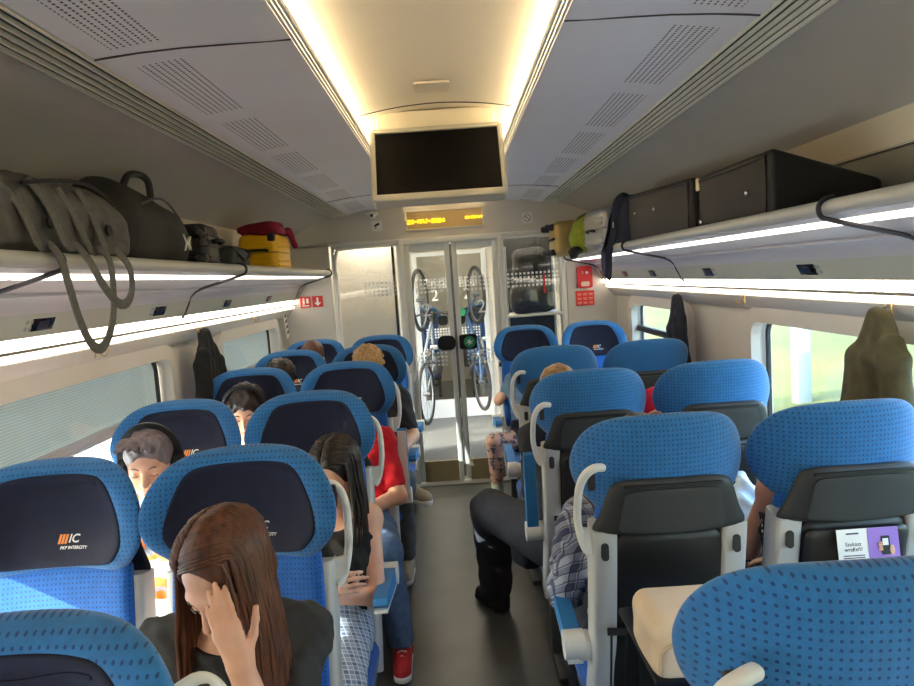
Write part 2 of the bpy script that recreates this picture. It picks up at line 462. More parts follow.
for sg in (1, -1):
    pan = [(sg*.345, 2.386), (sg*.40, 2.380), (sg*.50, 2.374), (sg*.60, 2.366), (sg*.70, 2.354), (sg*.77, 2.343), (sg*.80, 2.337)]
    g.strip(pan[::-1] if sg < 0 else pan, ceil_y0, Y1, .012, mi=1)
    # stepped lip at the cove
    for k, (dx, dz) in enumerate(((.338, 2.392), (.326, 2.389), (.314, 2.386))):
        g.box((sg*dx, (ceil_y0+Y1)/2, dz), (.008, Y1-ceil_y0, .014), mi=2)
    g.box((sg*.352, (ceil_y0+Y1)/2, 2.412), (.006, Y1-ceil_y0, .05), mi=2)
    # outer curve over the luggage and upright back board
    def oc(l): l = [(sg*x, z) for x, z in l]; return l[::-1] if sg < 0 else l
    g.strip(oc([(.935, 2.325), (1.0, 2.309), (1.08, 2.283), (1.16, 2.252), (1.25, 2.205), (1.32, 2.162), (1.335, 2.15)]), ceil_y0, Y1, .012, mi=3)
    g.strip(oc([(1.328, 2.156), (1.36, 2.10), (1.374, 2.06)]), ceil_y0, Y1, .012, mi=5)
    g.strip(oc([(1.372, 2.064), (1.388, 2.055), (1.392, 1.88)]), ceil_y0, Y1, .012, mi=6)
    # dark plenum over the louvres; outer half coloured tan as if lit
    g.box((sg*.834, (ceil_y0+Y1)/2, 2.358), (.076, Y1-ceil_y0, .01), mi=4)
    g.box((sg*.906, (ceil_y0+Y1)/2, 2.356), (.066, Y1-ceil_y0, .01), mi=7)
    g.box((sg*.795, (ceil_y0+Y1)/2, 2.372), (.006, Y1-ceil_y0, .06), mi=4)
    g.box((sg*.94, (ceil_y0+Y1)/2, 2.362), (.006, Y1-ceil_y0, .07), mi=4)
outer_m = mat_noise('outer_ceiling', (186, 183, 178), (178, 175, 170), 2, .5)
struct('ceiling', g, [vault_m, perf, white_m, outer_m, mat('plenum_dark', (20, 20, 19), .9), mat('back_board_cream', (214, 204, 184), .5), mat('back_board_grey', (120, 120, 112), .5), mat('plenum_lit_tan', (112, 104, 84), .8)], angle=25)
n = 0
for sg in (1, -1):
    g = G()
    for k in range(6):
        x = .808+k*.0240; z = 2.338-.0026*k
        g.prism([(sg*(x-.0030), z-.006), (sg*(x+.0030), z-.006), (sg*(x+.0034), z+.006), (sg*(x-.0012), z+.006)], Y0, Y1-.01)
    n += 1; struct(f'trim_{n}', g, mat('louvre_cream', (238, 234, 222), .35))
    # panel seams (a narrow dark gap across the panel)
    g = G()
    for y in (-1.4, 1.80, 4.9):
        g.sweep([(sg*x, y-.09*(x-.345)/.45, z-.002) for x, z in ((.345, 2.386), (.50, 2.374), (.60, 2.366), (.70, 2.354), (.80, 2.337))], [(-.0022, -.001), (.0022, -.001), (.0022, .003), (-.0022, .003)])
    n += 1; struct(f'trim_{n}', g, mat('seam_dark', (70, 68, 72), .6))
struct('roof', G().box((0, (Y0+9)/2, 2.66), (2.96, 9-Y0, .06)), outer_m, smooth=False)
# cove light strips
for sg, s in ((1, 'right'), (-1, 'left')):
    g = G(); 
    for k in range(6):
        a = Y0+k*1.5; g.box((sg*.328, a+.74, 2.402), (.022, 1.46, .008))
    o = obj('cove_light_strip', g, led_warm, smooth=False)
    tag(o, f'warm glowing light strip in the ceiling cove on the {s} side of the aisle', 'light strip', 'ceiling cove lights')
# ---------------- light and number panels under the racks
NT = [n]
def trim(g, m, **kw):
    NT[0] += 1; return struct(f'trim_{NT[0]}', g, m, **kw)
green_grey = mat('panel_greygreen', (172, 176, 166), .45)
lav = mat('panel_lavender', (186, 184, 190), .42)
for sg, s in ((1, 'right'), (-1, 'left')):
    def st(p, **k): return (p[::-1] if sg < 0 else p)
    def P(l): return [(sg*x, z) for x, z in l]
    g = G()
    g.strip(st(P([(1.195, 1.797), (1.22, 1.785), (1.24, 1.762), (1.25, 1.742)])), Y0, Y1, -.01, mi=0)
    g.strip(st(P([(1.25, 1.742), (1.283, 1.674)])), Y0, Y1, -.01, mi=1)
    g.box((sg*1.292, (Y0+Y1)/2, 1.671), (.022, Y1-Y0, .007), mi=4)
    g.box((sg*1.31, (Y0+Y1)/2, 1.626), (.026, Y1-Y0, .010), mi=4)
    g.strip(st(P([(1.34, 1.596), (1.352, 1.575), (1.375, 1.545), (1.40, 1.53)])), Y0, Y1, -.01, mi=3)
    trim(g, [lav, green_grey, white_m, wall_m, mat('ledge_grey', (128, 126, 120), .5)])
    # ribbed diffuser and thin lamp line
    rib = G(); 
    for k in range(9):
        a = Y0+k*1.0; rib.box((sg*1.303, a+.5, 1.648), (.012, .985, .034))
    o = obj('reading_light_strip', rib, led_mid, smooth=False)
    tag(o, f'ribbed glowing light strip under the luggage rack on the {s} wall', 'light strip')
    th = G().box((sg*1.325, (Y0+Y1)/2, 1.607), (.016, Y1-Y0, .02), rot=(0, sg*.4, 0))
    o = obj('window_light_strip', th, led_thin, smooth=False)
    tag(o, f'thin bright light line above the windows on the {s} wall', 'light strip')
# ---------------- luggage racks
led_rack = emit('rack_led', (255, 242, 226), 1.1)
rail_m = mat('rack_rail', (196, 196, 190), .35, .2)
for sg, s in ((1, 'right'), (-1, 'left')):
    r = thing('luggage_rack', f'long pale luggage rack with tubular front rail along the {s} wall', 'luggage rack', (sg*1.15, 5.7, 1.85), 0, 'overhead luggage racks')
    def sh(g): g.v = [(x-sg*1.15, y-5.7, z-1.85) for x, y, z in g.v]; return g
    obj('rail', sh(G().tube([(sg*.985, Y0, 1.873), (sg*.985, 5.70, 1.873), (sg*.992, 5.725, 1.873)], .02, 16)), rail_m, r)
    g = G().box((sg*1.19, (Y0+5.73)/2, 1.865), (.40, 5.73-Y0, .010)); obj('shelf', sh(g), silver, r)
    g = G(); p = [(.978, 1.852), (1.0, 1.842), (1.02, 1.842)]; q = [(1.10, 1.83), (1.15, 1.815), (1.195, 1.797)]
    for l in (p, q):
        l = [(sg*x, z) for x, z in l]; g.strip(l[::-1] if sg < 0 else l, Y0, 5.73, .008)
    obj('underside', sh(g), lav, r)
    g = G()
    for k in range(9): g.box((sg*1.06, Y0+k*.99+.49, 1.838), (.072, .96, .006), rot=(0, sg*.15, 0))
    obj('light_diffuser', sh(g), led_rack, r, smooth=False)
    for y in ((1.75, 3.3, 5.65) if sg < 0 else (1.75, 3.75, 5.65)):
        pth = catmull([(sg*.992, y, 1.898), (sg*.966, y, 1.892), (sg*.953, y, 1.873), (sg*.960, y, 1.85), (sg*.985, y, 1.84), (sg*1.08, y+.005, 1.815), (sg*1.19, y+.01, 1.786), (sg*1.235, y+.01, 1.755), (sg*1.25, y+.01, 1.72), (sg*1.285, y+.01, 1.655)], 5)
        obj('brace', sh(G().tube(pth, .0065, 8)), mat('brace_dark', (52, 50, 58), .4), r)
# ---------------- end wall with glazed partition and sliding doors
WT = .07
g = G()
g.box((0, Y1+WT/2, 2.36), (2.8, WT, .54))
for sg in (1, -1): g.box((sg*1.195, Y1+WT/2, 1.05), (.41, WT, 2.10))
# soffit edge and post strip round the opening
g.box((0, Y1-.006, 2.10), (1.98, .03, .022), .006, mi=1)
struct('wall_end', g, [wall_m, white_m], smooth=False)
gp = glass('partition_glass', (244, 246, 245), .05)
def dots_grid(g, x0, x1, zs, y, sx=.0185, pitch=.0345, sz=.0185):
    k = int((x1-x0)/pitch); off = (x1-x0-k*pitch)/2+pitch/2
    for z in zs:
        for i in range(k): g.box((x0+off+i*pitch, y, z), (sx, .0012, sz))
etch = mat('etched_white', (232, 234, 232), .6)
Z_UP = [1.655+.034*k for k in range(4)]
Z_LO = [1.03+.034*k for k in range(4)]
# fixed side panes
for sg, x0, x1, nm in ((-1, -.97, -.40, 'window_7'), (1, .45, .98, 'window_8')):
    f = G()
    for xx in (x0+.012, x1-.012): f.box((xx, Y1+.02, 1.05), (.024, .05, 2.09), .005)
    f.box(((x0+x1)/2, Y1+.02, 2.078), (x1-x0-.01, .045, .028), .005); f.box(((x0+x1)/2, Y1+.02, .09), (x1-x0-.01, .045, .17), .005)
    # rounded corner bead
    c = -1 if sg < 0 else 1; xo = x0 if sg < 0 else x1
    f.tube(catmull([(xo-sg*.03, Y1-.012, 1.2), (xo-sg*.03, Y1-.012, 1.9), (xo-sg*.045, Y1-.012, 2.02), (xo-sg*.11, Y1-.012, 2.06), (x1 if sg < 0 else x0, Y1-.012, 2.065)], 6), .012, 8)
    w = struct(nm, f, white_m)
    obj('glass_pane', G().box(((x0+x1)/2, Y1+.02, 1.12), (x1-x0-.04, .008, 1.9)), gp, w, smooth=False)
    d = G(); dots_grid(d, x0+(.23 if sg < 0 else .03), x1-.03 if sg < 0 else x1-.05, Z_UP, Y1+.013)
    obj('dot_marking', d, etch, w, smooth=False)
    if sg > 0:
        obj('warning_strip', G().box((.80, Y1+.012, 1.66), (.016, .002, .16)), red_m, w, smooth=False)
    else:
        obj('warning_strip', G().box((-.945, Y1+.012, 1.70), (.016, .002, .10)), red_m, w, smooth=False)
# posts either side of the doors and the header
g = G()
for x in (-.385, .437): g.box((x, Y1+.01, 1.05), (.045, .07, 2.10), .006)
g.box((.026, Y1+.01, 2.082), (.80, .064, .044), .006)
trim(g, frame_grey)
g = G().box((.026, Y1-.01, .006), (.86, .12, .012), .004); trim(g, alu)
def slide_door(nm, x0, x1, inner):
    """glazed leaf; inner = +1 when the meeting stile is at x1"""
    yy = Y1+.03; f = G()
    f.box((x0+.022, yy, 1.045), (.044, .035, 2.05), .006); f.box((x1-.022, yy, 1.045), (.044, .035, 2.05), .006)
    f.box(((x0+x1)/2, yy, 2.034), (x1-x0-.01, .030, .064), .006)
    d = struct(nm, f, frame_grey)
    obj('kick_plate', G().box(((x0+x1)/2, yy, .105), (x1-x0-.086, .03, .18)), mat('kick_steel', (140, 126, 98), .4, .3), d)
    obj('glass_pane', G().box(((x0+x1)/2, yy, 1.10), (x1-x0-.08, .008, 1.82)), gp, d, smooth=False)
    q = G(); dots_grid(q, x0+.06, x1-.06, Z_UP, yy-.006); dots_grid(q, x0+.06, x1-.06, Z_LO, yy-.006)
    obj('dot_marking', q, etch, d, smooth=False)
    rub = x1 if inner > 0 else x0
    obj('rubber_edge', G().box((rub, yy, 1.045), (.014, .03, 2.0), .003), mat('edge_rubber', (74, 78, 80), .6), d)
    hx = x1-.055 if inner > 0 else x0+.072
    h = G(); h.prism(rrect(.15, .125, .05 if inner > 0 else .02, 5, hx-.02*inner, 1.215), yy-.045, yy-.02)
    hd = obj('door_handle', h, gloss_black, d)
    if inner < 0:
        b = G(); b.cyl((hx+.03, yy-.046, 1.213), (hx+.03, yy-.052, 1.213), .049, n=28)
        bo = obj('green_button', b, mat('button_green', (20, 128, 78), .4), hd); bo['label'] = 'round green push button with star mark'
        st_ = G()
        for k in range(6):
            a = k*PI/3+.3; st_.box((hx+.03+.017*math.cos(a), yy-.053, 1.213+.017*math.sin(a)), (.024, .002, .006), rot=(0, -a, 0))
        st_.cyl((hx+.03, yy-.052, 1.213), (hx+.03, yy-.0545, 1.213), .009)
        obj('star_mark', st_, etch, bo)
    M = Matrix.Translation(((x0+x1)/2+.035*inner*-1, yy-.006, 1.50)) @ Matrix.Rotation(PI/2, 4, 'X')
    obj('class_number', G().text('2', .16, M, depth=.0006), etch, d, smooth=False)
    return d
slide_door('door_1', -.362, .018, 1); slide_door('door_2', .034, .414, -1)
RX = Matrix.Rotation(PI/2, 4, 'X')     # text plane -> faces the viewer (-y)
def facing(x, y, z, rz=0): return Matrix.Translation((x, y, z)) @ Matrix.Rotation(rz, 4, 'Z') @ RX
# ---------------- hanging monitor
def monitor():
    t = thing('ceiling_monitor', 'wide monitor with black screen and silver frame hanging from the ceiling over the aisle', 'monitor', (-.004, 2.9, 2.05))
    R = Matrix.Rotation(math.radians(-22), 4, 'X')
    # local frame: x right, z up along the tilted face, y away from viewer; hinged at the top edge
    M = Matrix.Translation((0, 0, .335)) @ R
    def tr(g): g.v = [tuple(M @ Vector(p)) for p in g.v]; return g
    W, H = .545, .335
    f = G(); f.prism(rrect(W, H, .022, 5, 0, -H/2), 0, .045)
    obj('housing', tr(f), mat('monitor_silver', (190, 188, 178), .38, .3), t)
    b = G(); b.box((0, -.004, -.012), (W-.02, .012, .02), .005); b.box((0, -.004, -H+.018), (W-.02, .012, .032), .006)
    for s in (-1, 1): b.box((s*(W/2-.012), -.004, -H/2), (.02, .012, H-.02), .005)
    obj('bezel', tr(b), mat('monitor_silver', (190, 188, 178)), t)
    s = G().box((0, -.002, -H/2+.006), (W-.042, .006, H-.062)); obj('screen', tr(s), mat('screen_black', (4, 4, 5), .45, Specular_IOR_Level=.15), t, smooth=False)
    g = G(); g.box((0, .16, .37), (.50, .22, .10), .02); obj('ceiling_mount', g, vault_m, t)
monitor()
NT[0] += 1
struct(f'trim_{NT[0]}', G().tube([(x, 2.88, 2.4385+.035*(1-(x/.32)**2)) for x in np.linspace(-.315, .315, 21)], .0022, 6), mat('seam_dark', (70, 68, 72)))
o = solo('ceiling_hatch', G().prism(rrect(.13, .13, .012, 4, -.007, 2.615), 0, .008, lambda x, a, y: (x, y, 2.470-a)), mat('hatch_cream', (216, 206, 186), .5), 'small square cover plate on the middle of the ceiling before the monitor', 'cover plate')
# ---------------- passenger display over the doors
t = thing('passenger_display', 'recessed display with yellow dotted date and time over the sliding doors', 'display', (-.006, 5.78, 2.18))
g = G(); ring_pts = [(-.32, .0), (.32, .0), (.32, .145), (-.32, .145)]
for a, b in (((-.32, .0725), (.012, .02, .16)), ((.32, .0725), (.012, .02, .16))): g.box((a[0], .005, a[1]), b, .004)
for z in (-.004, .149): g.box((0, .005, z), (.65, .02, .012), .004)
obj('frame', g, wall_m, t)
obj('screen', G().box((0, .012, .0725), (.63, .01, .14)), mat('display_tan', (186, 160, 112), .4), t, smooth=False)
led_y = emit('display_yellow', (255, 214, 0), 1.6)
SEG = {'0': '01110100011001110101110011000101110', '1': '00100011000010000100001000010001110', '2': '01110100010000100110010001000011111', '3': '11111000010001000110000011000101110', '4': '00010001100101010010111110001000010', '5': '11111100001111000001000011000101110', '9': '01110100011000101111000010001001100', '-': '00000000000000011111000000000000000', ':': '00000011000110000000011000110000000', 'M': '10001110111010110101100011000110001', 'A': '01110100011000111111100011000110001', 'J': '00111000100001000010000101001001100'}
def dotmatrix(txt, x, z, p):
    g = G()
    for c in txt:
        s = SEG[c]
        for r in range(7):
            for k in range(5):
                if s[r*5+k] == '1': g.box((x+k*p, .004, z-r*p), (p*.82, .004, p*.82))
        x += p*6
    return g
obj('date_text', dotmatrix('23-MAJ-2024', -.305, .078, .0048), led_y, t, smooth=False)
obj('time_text', dotmatrix('12:03:14', .172, .082, .0031), led_y, t, smooth=False)
# ---------------- small signs
def plate(name, label, x, z, w, h, m, y=5.795, r=.008, cat='sign'):
    t = thing(name, label, cat, (x, y, z))
    obj('plate', G().prism(rrect(w, h, r, 4), -.004, .003), m, t)
    return t
t = plate('camera_sign', 'small white camera pictogram sign left of the yellow display', -.569, 2.233, .085, .085, white_m)
g = G(); g.box((.0, -.006, .008), (.045, .003, .018), rot=(0, -.45, 0)); g.box((-.015, -.006, -.018), (.02, .003, .006)); obj('pictogram', g, black_m, t)
t = plate('no_smoking_sign', 'small white pictogram sign right of the yellow display', .684, 2.214, .085, .085, white_m)
g = G(); g.tube([(.028*math.cos(a), -.006, .028*math.sin(a)) for a in np.linspace(0, 2*PI, 25)[:-1]], .0025, 6, closed=True); g.box((0, -.006, 0), (.05, .003, .006), rot=(0, .75, 0)); obj('pictogram', g, mat('sign_grey', (110, 112, 112)), t)
t = thing('ceiling_camera', 'small white dome camera under the ceiling left of the monitor', 'camera', (-.60, 5.74, 2.30))
obj('base', G().box((0, 0, .028), (.10, .08, .02), .006), white_m, t); obj('dome', G().sph((0, -.01, .018), (.036, .034, .03), 18), mat('camera_white', (228, 228, 224), .3), t)
obj('lens', G().sph((.004, -.04, .012), .013, 12), black_m, t)
# emergency signs on the left, alarm box on the right
white_s = mat('sign_white', (238, 236, 232), .5)
for x, kind, lab in ((-1.218, 0, 'red sign with white figure and steps on the left end wall'), (-1.115, 1, 'red sign with white down arrow on the left end wall')):
    t = plate('emergency_sign', lab, x, 1.64, .088, .094, red_m, r=.004)
    g = G()
    if kind:
        g.box((0, -.006, .012), (.016, .003, .045)); g.add([(-.03, -.0065, -.008), (.03, -.0065, -.008), (0, -.0065, -.036)], [(0, 1, 2)])
    else:
        g.cyl((-.014, -.005, .028), (-.014, -.008, .028), .008, n=12); g.box((-.014, -.006, .0), (.016, .003, .036)); g.box((.018, -.006, .01), (.018, .003, .04)); g.box((.0, -.006, -.03), (.06, .003, .008))
    obj('pictogram', g, white_s, t)
t = thing('fire_alarm_box', 'red emergency alarm box high on the right end wall', 'alarm box', (1.134, 5.79, 1.60))
g = G(); g.prism(rrect(.125, .185, .022, 5, 0, .092), -.035, .005); obj('case', g, red_m, t)
g = G(); g.prism(rrect(.07, .04, .014, 5, 0, .035), -.039, -.034); obj('window', g, mat('alarm_cream', (226, 196, 180), .4), t)
g = G(); g.text('2', .03, facing(-.02, -.037, .13)); g.cyl((.015, -.034, .128), (.015, -.039, .128), .012); obj('handle', g, white_s, t)
t = plate('alarm_notice', 'red notice with white print under the alarm box', 1.134, 1.515, .155, .125, mat('notice_red', (224, 52, 44), .5), r=.003)
g = G()
for r_ in range(3):
    for c_ in range(3): g.box((-.048+c_*.048, -.006, .036-r_*.036), (.034, .002, .007)); g.box((-.048+c_*.048, -.006, .025-r_*.036), (.028, .002, .004))
obj('print', g, mat('notice_pink', (244, 168, 156), .5), t)
t = thing('notice_strip', 'narrow folded notice strip hanging beside the last left window', 'notice', (-1.355, 5.62, 1.36))
g = G().box((0, 0, .12), (.006, .075, .24), rot=(.28, 0, 0)); obj('sheet', g, white_s, t)
g = G()
for k in range(4): g.box((.0045, .002-.012*(k-1.5)*1.2, .05+.045*k), (.002, .05, .022), rot=(.28, 0, 0))
obj('print', g, mat('print_dark', (96, 70, 66), .6), t)
# ---------------- seat number displays in the panels under the racks
def num_display(sg, y, red, where):
    t = thing('seat_number_display', f'small dark seat number display {where}', 'display', (sg*1.2655, y, 1.708), 0, 'seat number displays')
    R = Matrix.Rotation(-sg*math.radians(26), 4, 'Y')
    def tr(g): g.v = [tuple(R @ Vector((p[0]*sg, p[1], p[2]))) for p in g.v]; return g
    obj('bezel', tr(G().box((-.004, 0, 0), (.012, .125, .048), .005)), gloss_black, t)
    obj('screen', tr(G().box((-.011, 0, -.002), (.002, .055, .026))), mat('lcd_blue', (30, 40, 62), .3) if not red else mat('lcd_red', (120, 50, 44), .4), t)
    p = G()
    for a in (0, 1):
        for b in (0, 1): p.cyl((-.006, -.085+a*.022-.0, -.011+b*.022), (-.010, -.085+a*.022, -.011+b*.022), .008, n=10)
    obj('seat_pictogram', tr(p), mat('picto_grey', (134, 138, 134), .5), t)
    return t
for y, red, w in ((2.14, 0, 'nearest on the left wall, below the grey bag'), (3.0, 0, 'second on the left wall, before the black jacket'), (3.91, 0, 'third on the left wall, below the yellow case'), (4.80, 1, 'last on the left wall with a reddish screen')):
    num_display(-1, y, red, w)
for y, red, w in ((2.40, 0, 'nearest on the right wall, below the largest black case'), (3.33, 0, 'second on the right wall beside a notice sticker'), (4.25, 0, 'third on the right wall, right of the hanging strap'), (4.92, 1, 'last on the right wall with a reddish screen')):
    num_display(1, y, red, w)
for sg, y, lab in ((1, 3.06, 'white and blue sticker on the right panel between two seat number displays'), (-1, 4.32, 'white and blue sticker on the left panel below the yellow case')):
    R = Matrix.Rotation(-sg*math.radians(26), 4, 'Y'); t = thing('seat_sticker', lab, 'sticker', (sg*1.264, y, 1.708))
    def tr(g): g.v = [tuple(R @ Vector((p[0]*sg, p[1], p[2]))) for p in g.v]; return g
    obj('sheet', tr(G().box((0, 0, 0), (.003, .07, .05))), white_s, t, smooth=False)
    g = G()
    for k in range(3): g.box((-.002, 0, -.015+k*.014), (.002, .055, .006))
    obj('print', tr(g), mat('print_blue', (96, 100, 150), .5), t, smooth=False)
t = thing('rack_sticker', 'pink and blue sticker on the underside end of the right rack', 'sticker', (1.085, 5.35, 1.822))
obj('sheet', G().box((0, 0, 0), (.09, .22, .003), rot=(0, .17, 0)), mat('sticker_pink', (214, 120, 150), .5), t, smooth=False)
obj('print', G().box((-.01, -.05, -.003), (.05, .08, .002), rot=(0, .17, 0)), mat('print_violet', (110, 100, 190), .5), t, smooth=False)
# ---------------- coat hooks
brass = mat('hook_brass', (196, 168, 112), .35, .6)
hook_src = None
def hook(sg, y, lab):
    t = thing('coat_hook', lab, 'coat hook', (sg*1.338, y, 1.60), 0, 'wire coat hooks')
    for k in (-1, 1):
        p = [(0, k*.012, .0), (-sg*.012, k*.014, -.012), (-sg*.016, k*.02, -.035), (-sg*.022, k*.034, -.045), (-sg*.03, k*.045, -.032), (-sg*.032, k*.046, -.018)]
        obj('hook', G().tube(catmull(p, 4), .0026, 6), brass, t)
    obj('plate', G().box((0, 0, .002), (.006, .04, .012), .002), brass, t)
hook(-1, 2.57, 'wire coat hook above the nearest left window under the bag straps'); hook(-1, 3.61, 'wire coat hook carrying the black jacket'); hook(-1, 4.63, 'empty wire coat hook above the farther left window')
hook(1, 2.06, 'wire coat hook carrying the olive jacket'); hook(1, 3.09, 'empty wire coat hook above the large right window'); hook(1, 3.98, 'wire coat hook carrying the navy jacket')
# ---------------- vestibule behind the glass
vest = mat_noise('vestibule_panel', (198, 192, 182), (190, 184, 174), 3, .5)
YV = 8.6
g = G()
for sg in (1, -1):
    g.box((sg*1.43, (Y1+6.5)/2, 1.2), (.06, 6.5-Y1, 2.4)); g.box((sg*1.43, (7.5+YV)/2, 1.2), (.06, YV-7.5, 2.4)); g.box((sg*1.43, 7.0, 2.2), (.06, 1.0, .4))
    g.box((sg*1.43, 7.0, .07), (.06, 1.0, .14))
struct('wall_vestibule', g, vest, smooth=False)
struct('ceiling_vestibule', G().box((0, (Y1+YV)/2+.05, 2.43), (3.0, YV-Y1, .05)), vault_m, smooth=False)
g = G(); g.box((-.95, YV+.04, 1.2), (1.0, .08, 2.4)); g.box((.95, YV+.04, 1.2), (1.0, .08, 2.4)); g.box((0, YV+.04, 2.27), (.92, .08, .30))
struct('wall_vestibule_end', g, vest, smooth=False)
o = obj('vestibule_lamp', G().prism(rrect(.9, 1.6, .05, 4, 0, 7.2), 0, .02, lambda x, a, y: (x, y, 2.40-a*.9)), emit('vestibule_lamp', (255, 240, 216), 3.0)); tag(o, 'glowing flat ceiling lamp over the vestibule behind the doors', 'lamp')
for x in (-.70, .72):
    o = obj('pane_lamp', G().box((x, 6.05, 2.22), (.44, .14, .04), .01), emit('pane_lamp', (255, 242, 222), 7.0)); tag(o, 'glowing lamp behind the top of the %s glass pane' % ('left' if x < 0 else 'right'), 'lamp')
# left closet wall close behind the left pane
struct('wall_closet', G().box((-.78, 6.25, 1.2), (.60, .05, 2.4)).box((-.49, 6.6, 1.2), (.03, .75, 2.4)), mat_noise('closet_wall', (222, 216, 206), (216, 210, 200), 3, .45), smooth=False)
w = struct('door_3', G().box((-.43, YV, 1.05), (.06, .05, 2.1)).box((.43, YV, 1.05), (.06, .05, 2.1)).box((0, YV, 2.07), (.85, .044, .05)).box((0, YV, .12), (.82, .04, .23)).box((0, YV, 1.1), (.05, .036, 1.98)), frame_grey, smooth=False)
obj('glass_pane', G().box((0, YV+.01, 1.15), (.8, .008, 1.85)), gp, w, smooth=False)
g = G(); dots_grid(g, -.36, .36, Z_LO, YV-.008); dots_grid(g, -.36, .36, Z_UP, YV-.008); obj('dot_marking', g, etch, w, smooth=False)
g = G()
for x in (-.2, .2): g.text('2', .20, facing(x, YV-.012, 1.55), depth=.0006)
obj('class_number', g, etch, w, smooth=False)
g = G(); g.prism(rrect(.12, .12, .04, 5, .10, 1.24), YV-.04, YV-.02); g.prism(rrect(.12, .12, .04, 5, -.12, 1.24), YV-.04, YV-.02)
hd = obj('door_handle', g, gloss_black, w); obj('green_button', G().cyl((.12, YV-.045, 1.33), (.12, YV-.03, 1.33), .05, n=24), mat('button_green', (20, 128, 78)), hd)
g = G(); g.prism(rrect(.34, .09, .01, 3, -.26, 2.17), YV-.02, YV-.002)
t = obj('exit_sign', g, white_s); tag(t, 'white exit sign over the far vestibule door seen through the left leaf', 'sign')
obj('arrow', G().box((-.16, YV-.024, 2.17), (.012, .003, .045)).box((-.16, YV-.024, 2.19), (.03, .003, .01)), mat('print_dark', (96, 70, 66)), t)
# next coach beyond the far door
struct('floor_next', G().box((0, 10.4, -.03), (3, 2.8, .06)), floor_m, smooth=False)
g = G(); g.box((0, 11.8, 1.2), (3, .06, 2.5)); g.box((1.45, 10.2, 1.2), (.06, 3.1, 2.5)); g.box((-1.45, 10.2, 1.2), (.06, 3.1, 2.5)); g.box((0, 10.2, 2.45), (3, 3.2, .06))
struct('wall_next', g, vest, smooth=False)
o = obj('next_coach_fill', G().box((0, 10.2, 2.38), (.5, 2.4, .04), .01), emit('vestibule_lamp', (255, 240, 216), 3.0)); tag(o, 'unseen lamp added to light the next coach', 'lamp')  # out of sight, added to brighten the dark coach beyond the far door
# ---------------- bicycles hung upright in the vestibule
tyre = mat('tyre', (24, 24, 26), .8); bike_blue = mat('bike_blue', (58, 92, 134), .4, .2); bike_grey = mat('bike_grey', (96, 104, 112), .4, .3); chrome = mat('chrome', (190, 192, 192), .2, .9)
def bicycle(x, y, m, lab, z0, yaw):
    t = thing('bicycle', lab, 'bicycle', (x, y, z0), yaw, 'bicycles in the vestibule')
    # local: the bike's length runs up along z, its plane is yz
    def wheel(c):
        R = .33; o = obj('wheel', G().tube([(0, c[0]+R*math.cos(a), c[1]+R*math.sin(a)) for a in np.linspace(0, 2*PI, 37)[:-1]], .02, 8, closed=True, up=(1, 0, 0)), tyre, t)
        s = G(); s.tube([(0, c[0]+(R-.025)*math.cos(a), c[1]+(R-.025)*math.sin(a)) for a in np.linspace(0, 2*PI, 37)[:-1]], .009, 6, closed=True, up=(1, 0, 0))
        for k in range(20):
            a = k*PI/10; s.tube([(.02*(-1)**k, c[0], c[1]), (0, c[0]+(R-.03)*math.cos(a), c[1]+(R-.03)*math.sin(a))], .0015, 4)
        s.cyl((-.04, c[0], c[1]), (.04, c[0], c[1]), .02, n=12); obj('spokes', s, mat('spoke_grey', (84, 88, 92), .4, .3), o)
    wheel((0, .34)); wheel((0, 1.38))
    f = G()
    rear, bb, seat, head, fork = (0, 0, .34), (0, .02, .76), (0, .45, .62), (0, .48, 1.12), (0, 0, 1.38)
    for a, b, r in ((rear, bb, .011), (rear, seat, .010), (bb, seat, .016), (bb, head, .018), (seat, head, .016), (head, fork, .013)): f.tube([a, b], r, 8)
    obj('frame', f, m, t)
    hb = G(); hb.tube([(-.28, .56, 1.16), (-.12, .58, 1.2), (.12, .58, 1.2), (.28, .56, 1.16)], .012, 8); hb.tube([head, (0, .58, 1.2)], .013, 8); obj('handlebar', hb, black_m, t)
    sd = G(); sd.sph((0, .60, .58), (.075, .035, .13), 14); sd.tube([seat, (0, .58, .60)], .012, 8); obj('saddle', sd, black_m, t)
    cr = G(); cr.cyl((.03, .02, .76), (.036, .02, .76), .09, n=24); cr.tube([(.05, .02, .76), (.05, .14, .84)], .009, 6); cr.tube([(-.05, .02, .76), (-.05, -.10, .68)], .009, 6); cr.box((.09, .14, .84), (.08, .03, .05), .006); cr.box((-.09, -.10, .68), (.08, .03, .05), .006); obj('crankset', cr, chrome, t)
bicycle(.30, 8.15, bike_blue, 'bicycle hung upright behind the right door leaf', .16, .25)
bicycle(-.34, 7.55, bike_grey, 'bicycle hung upright behind the left door leaf', .16, -.2)
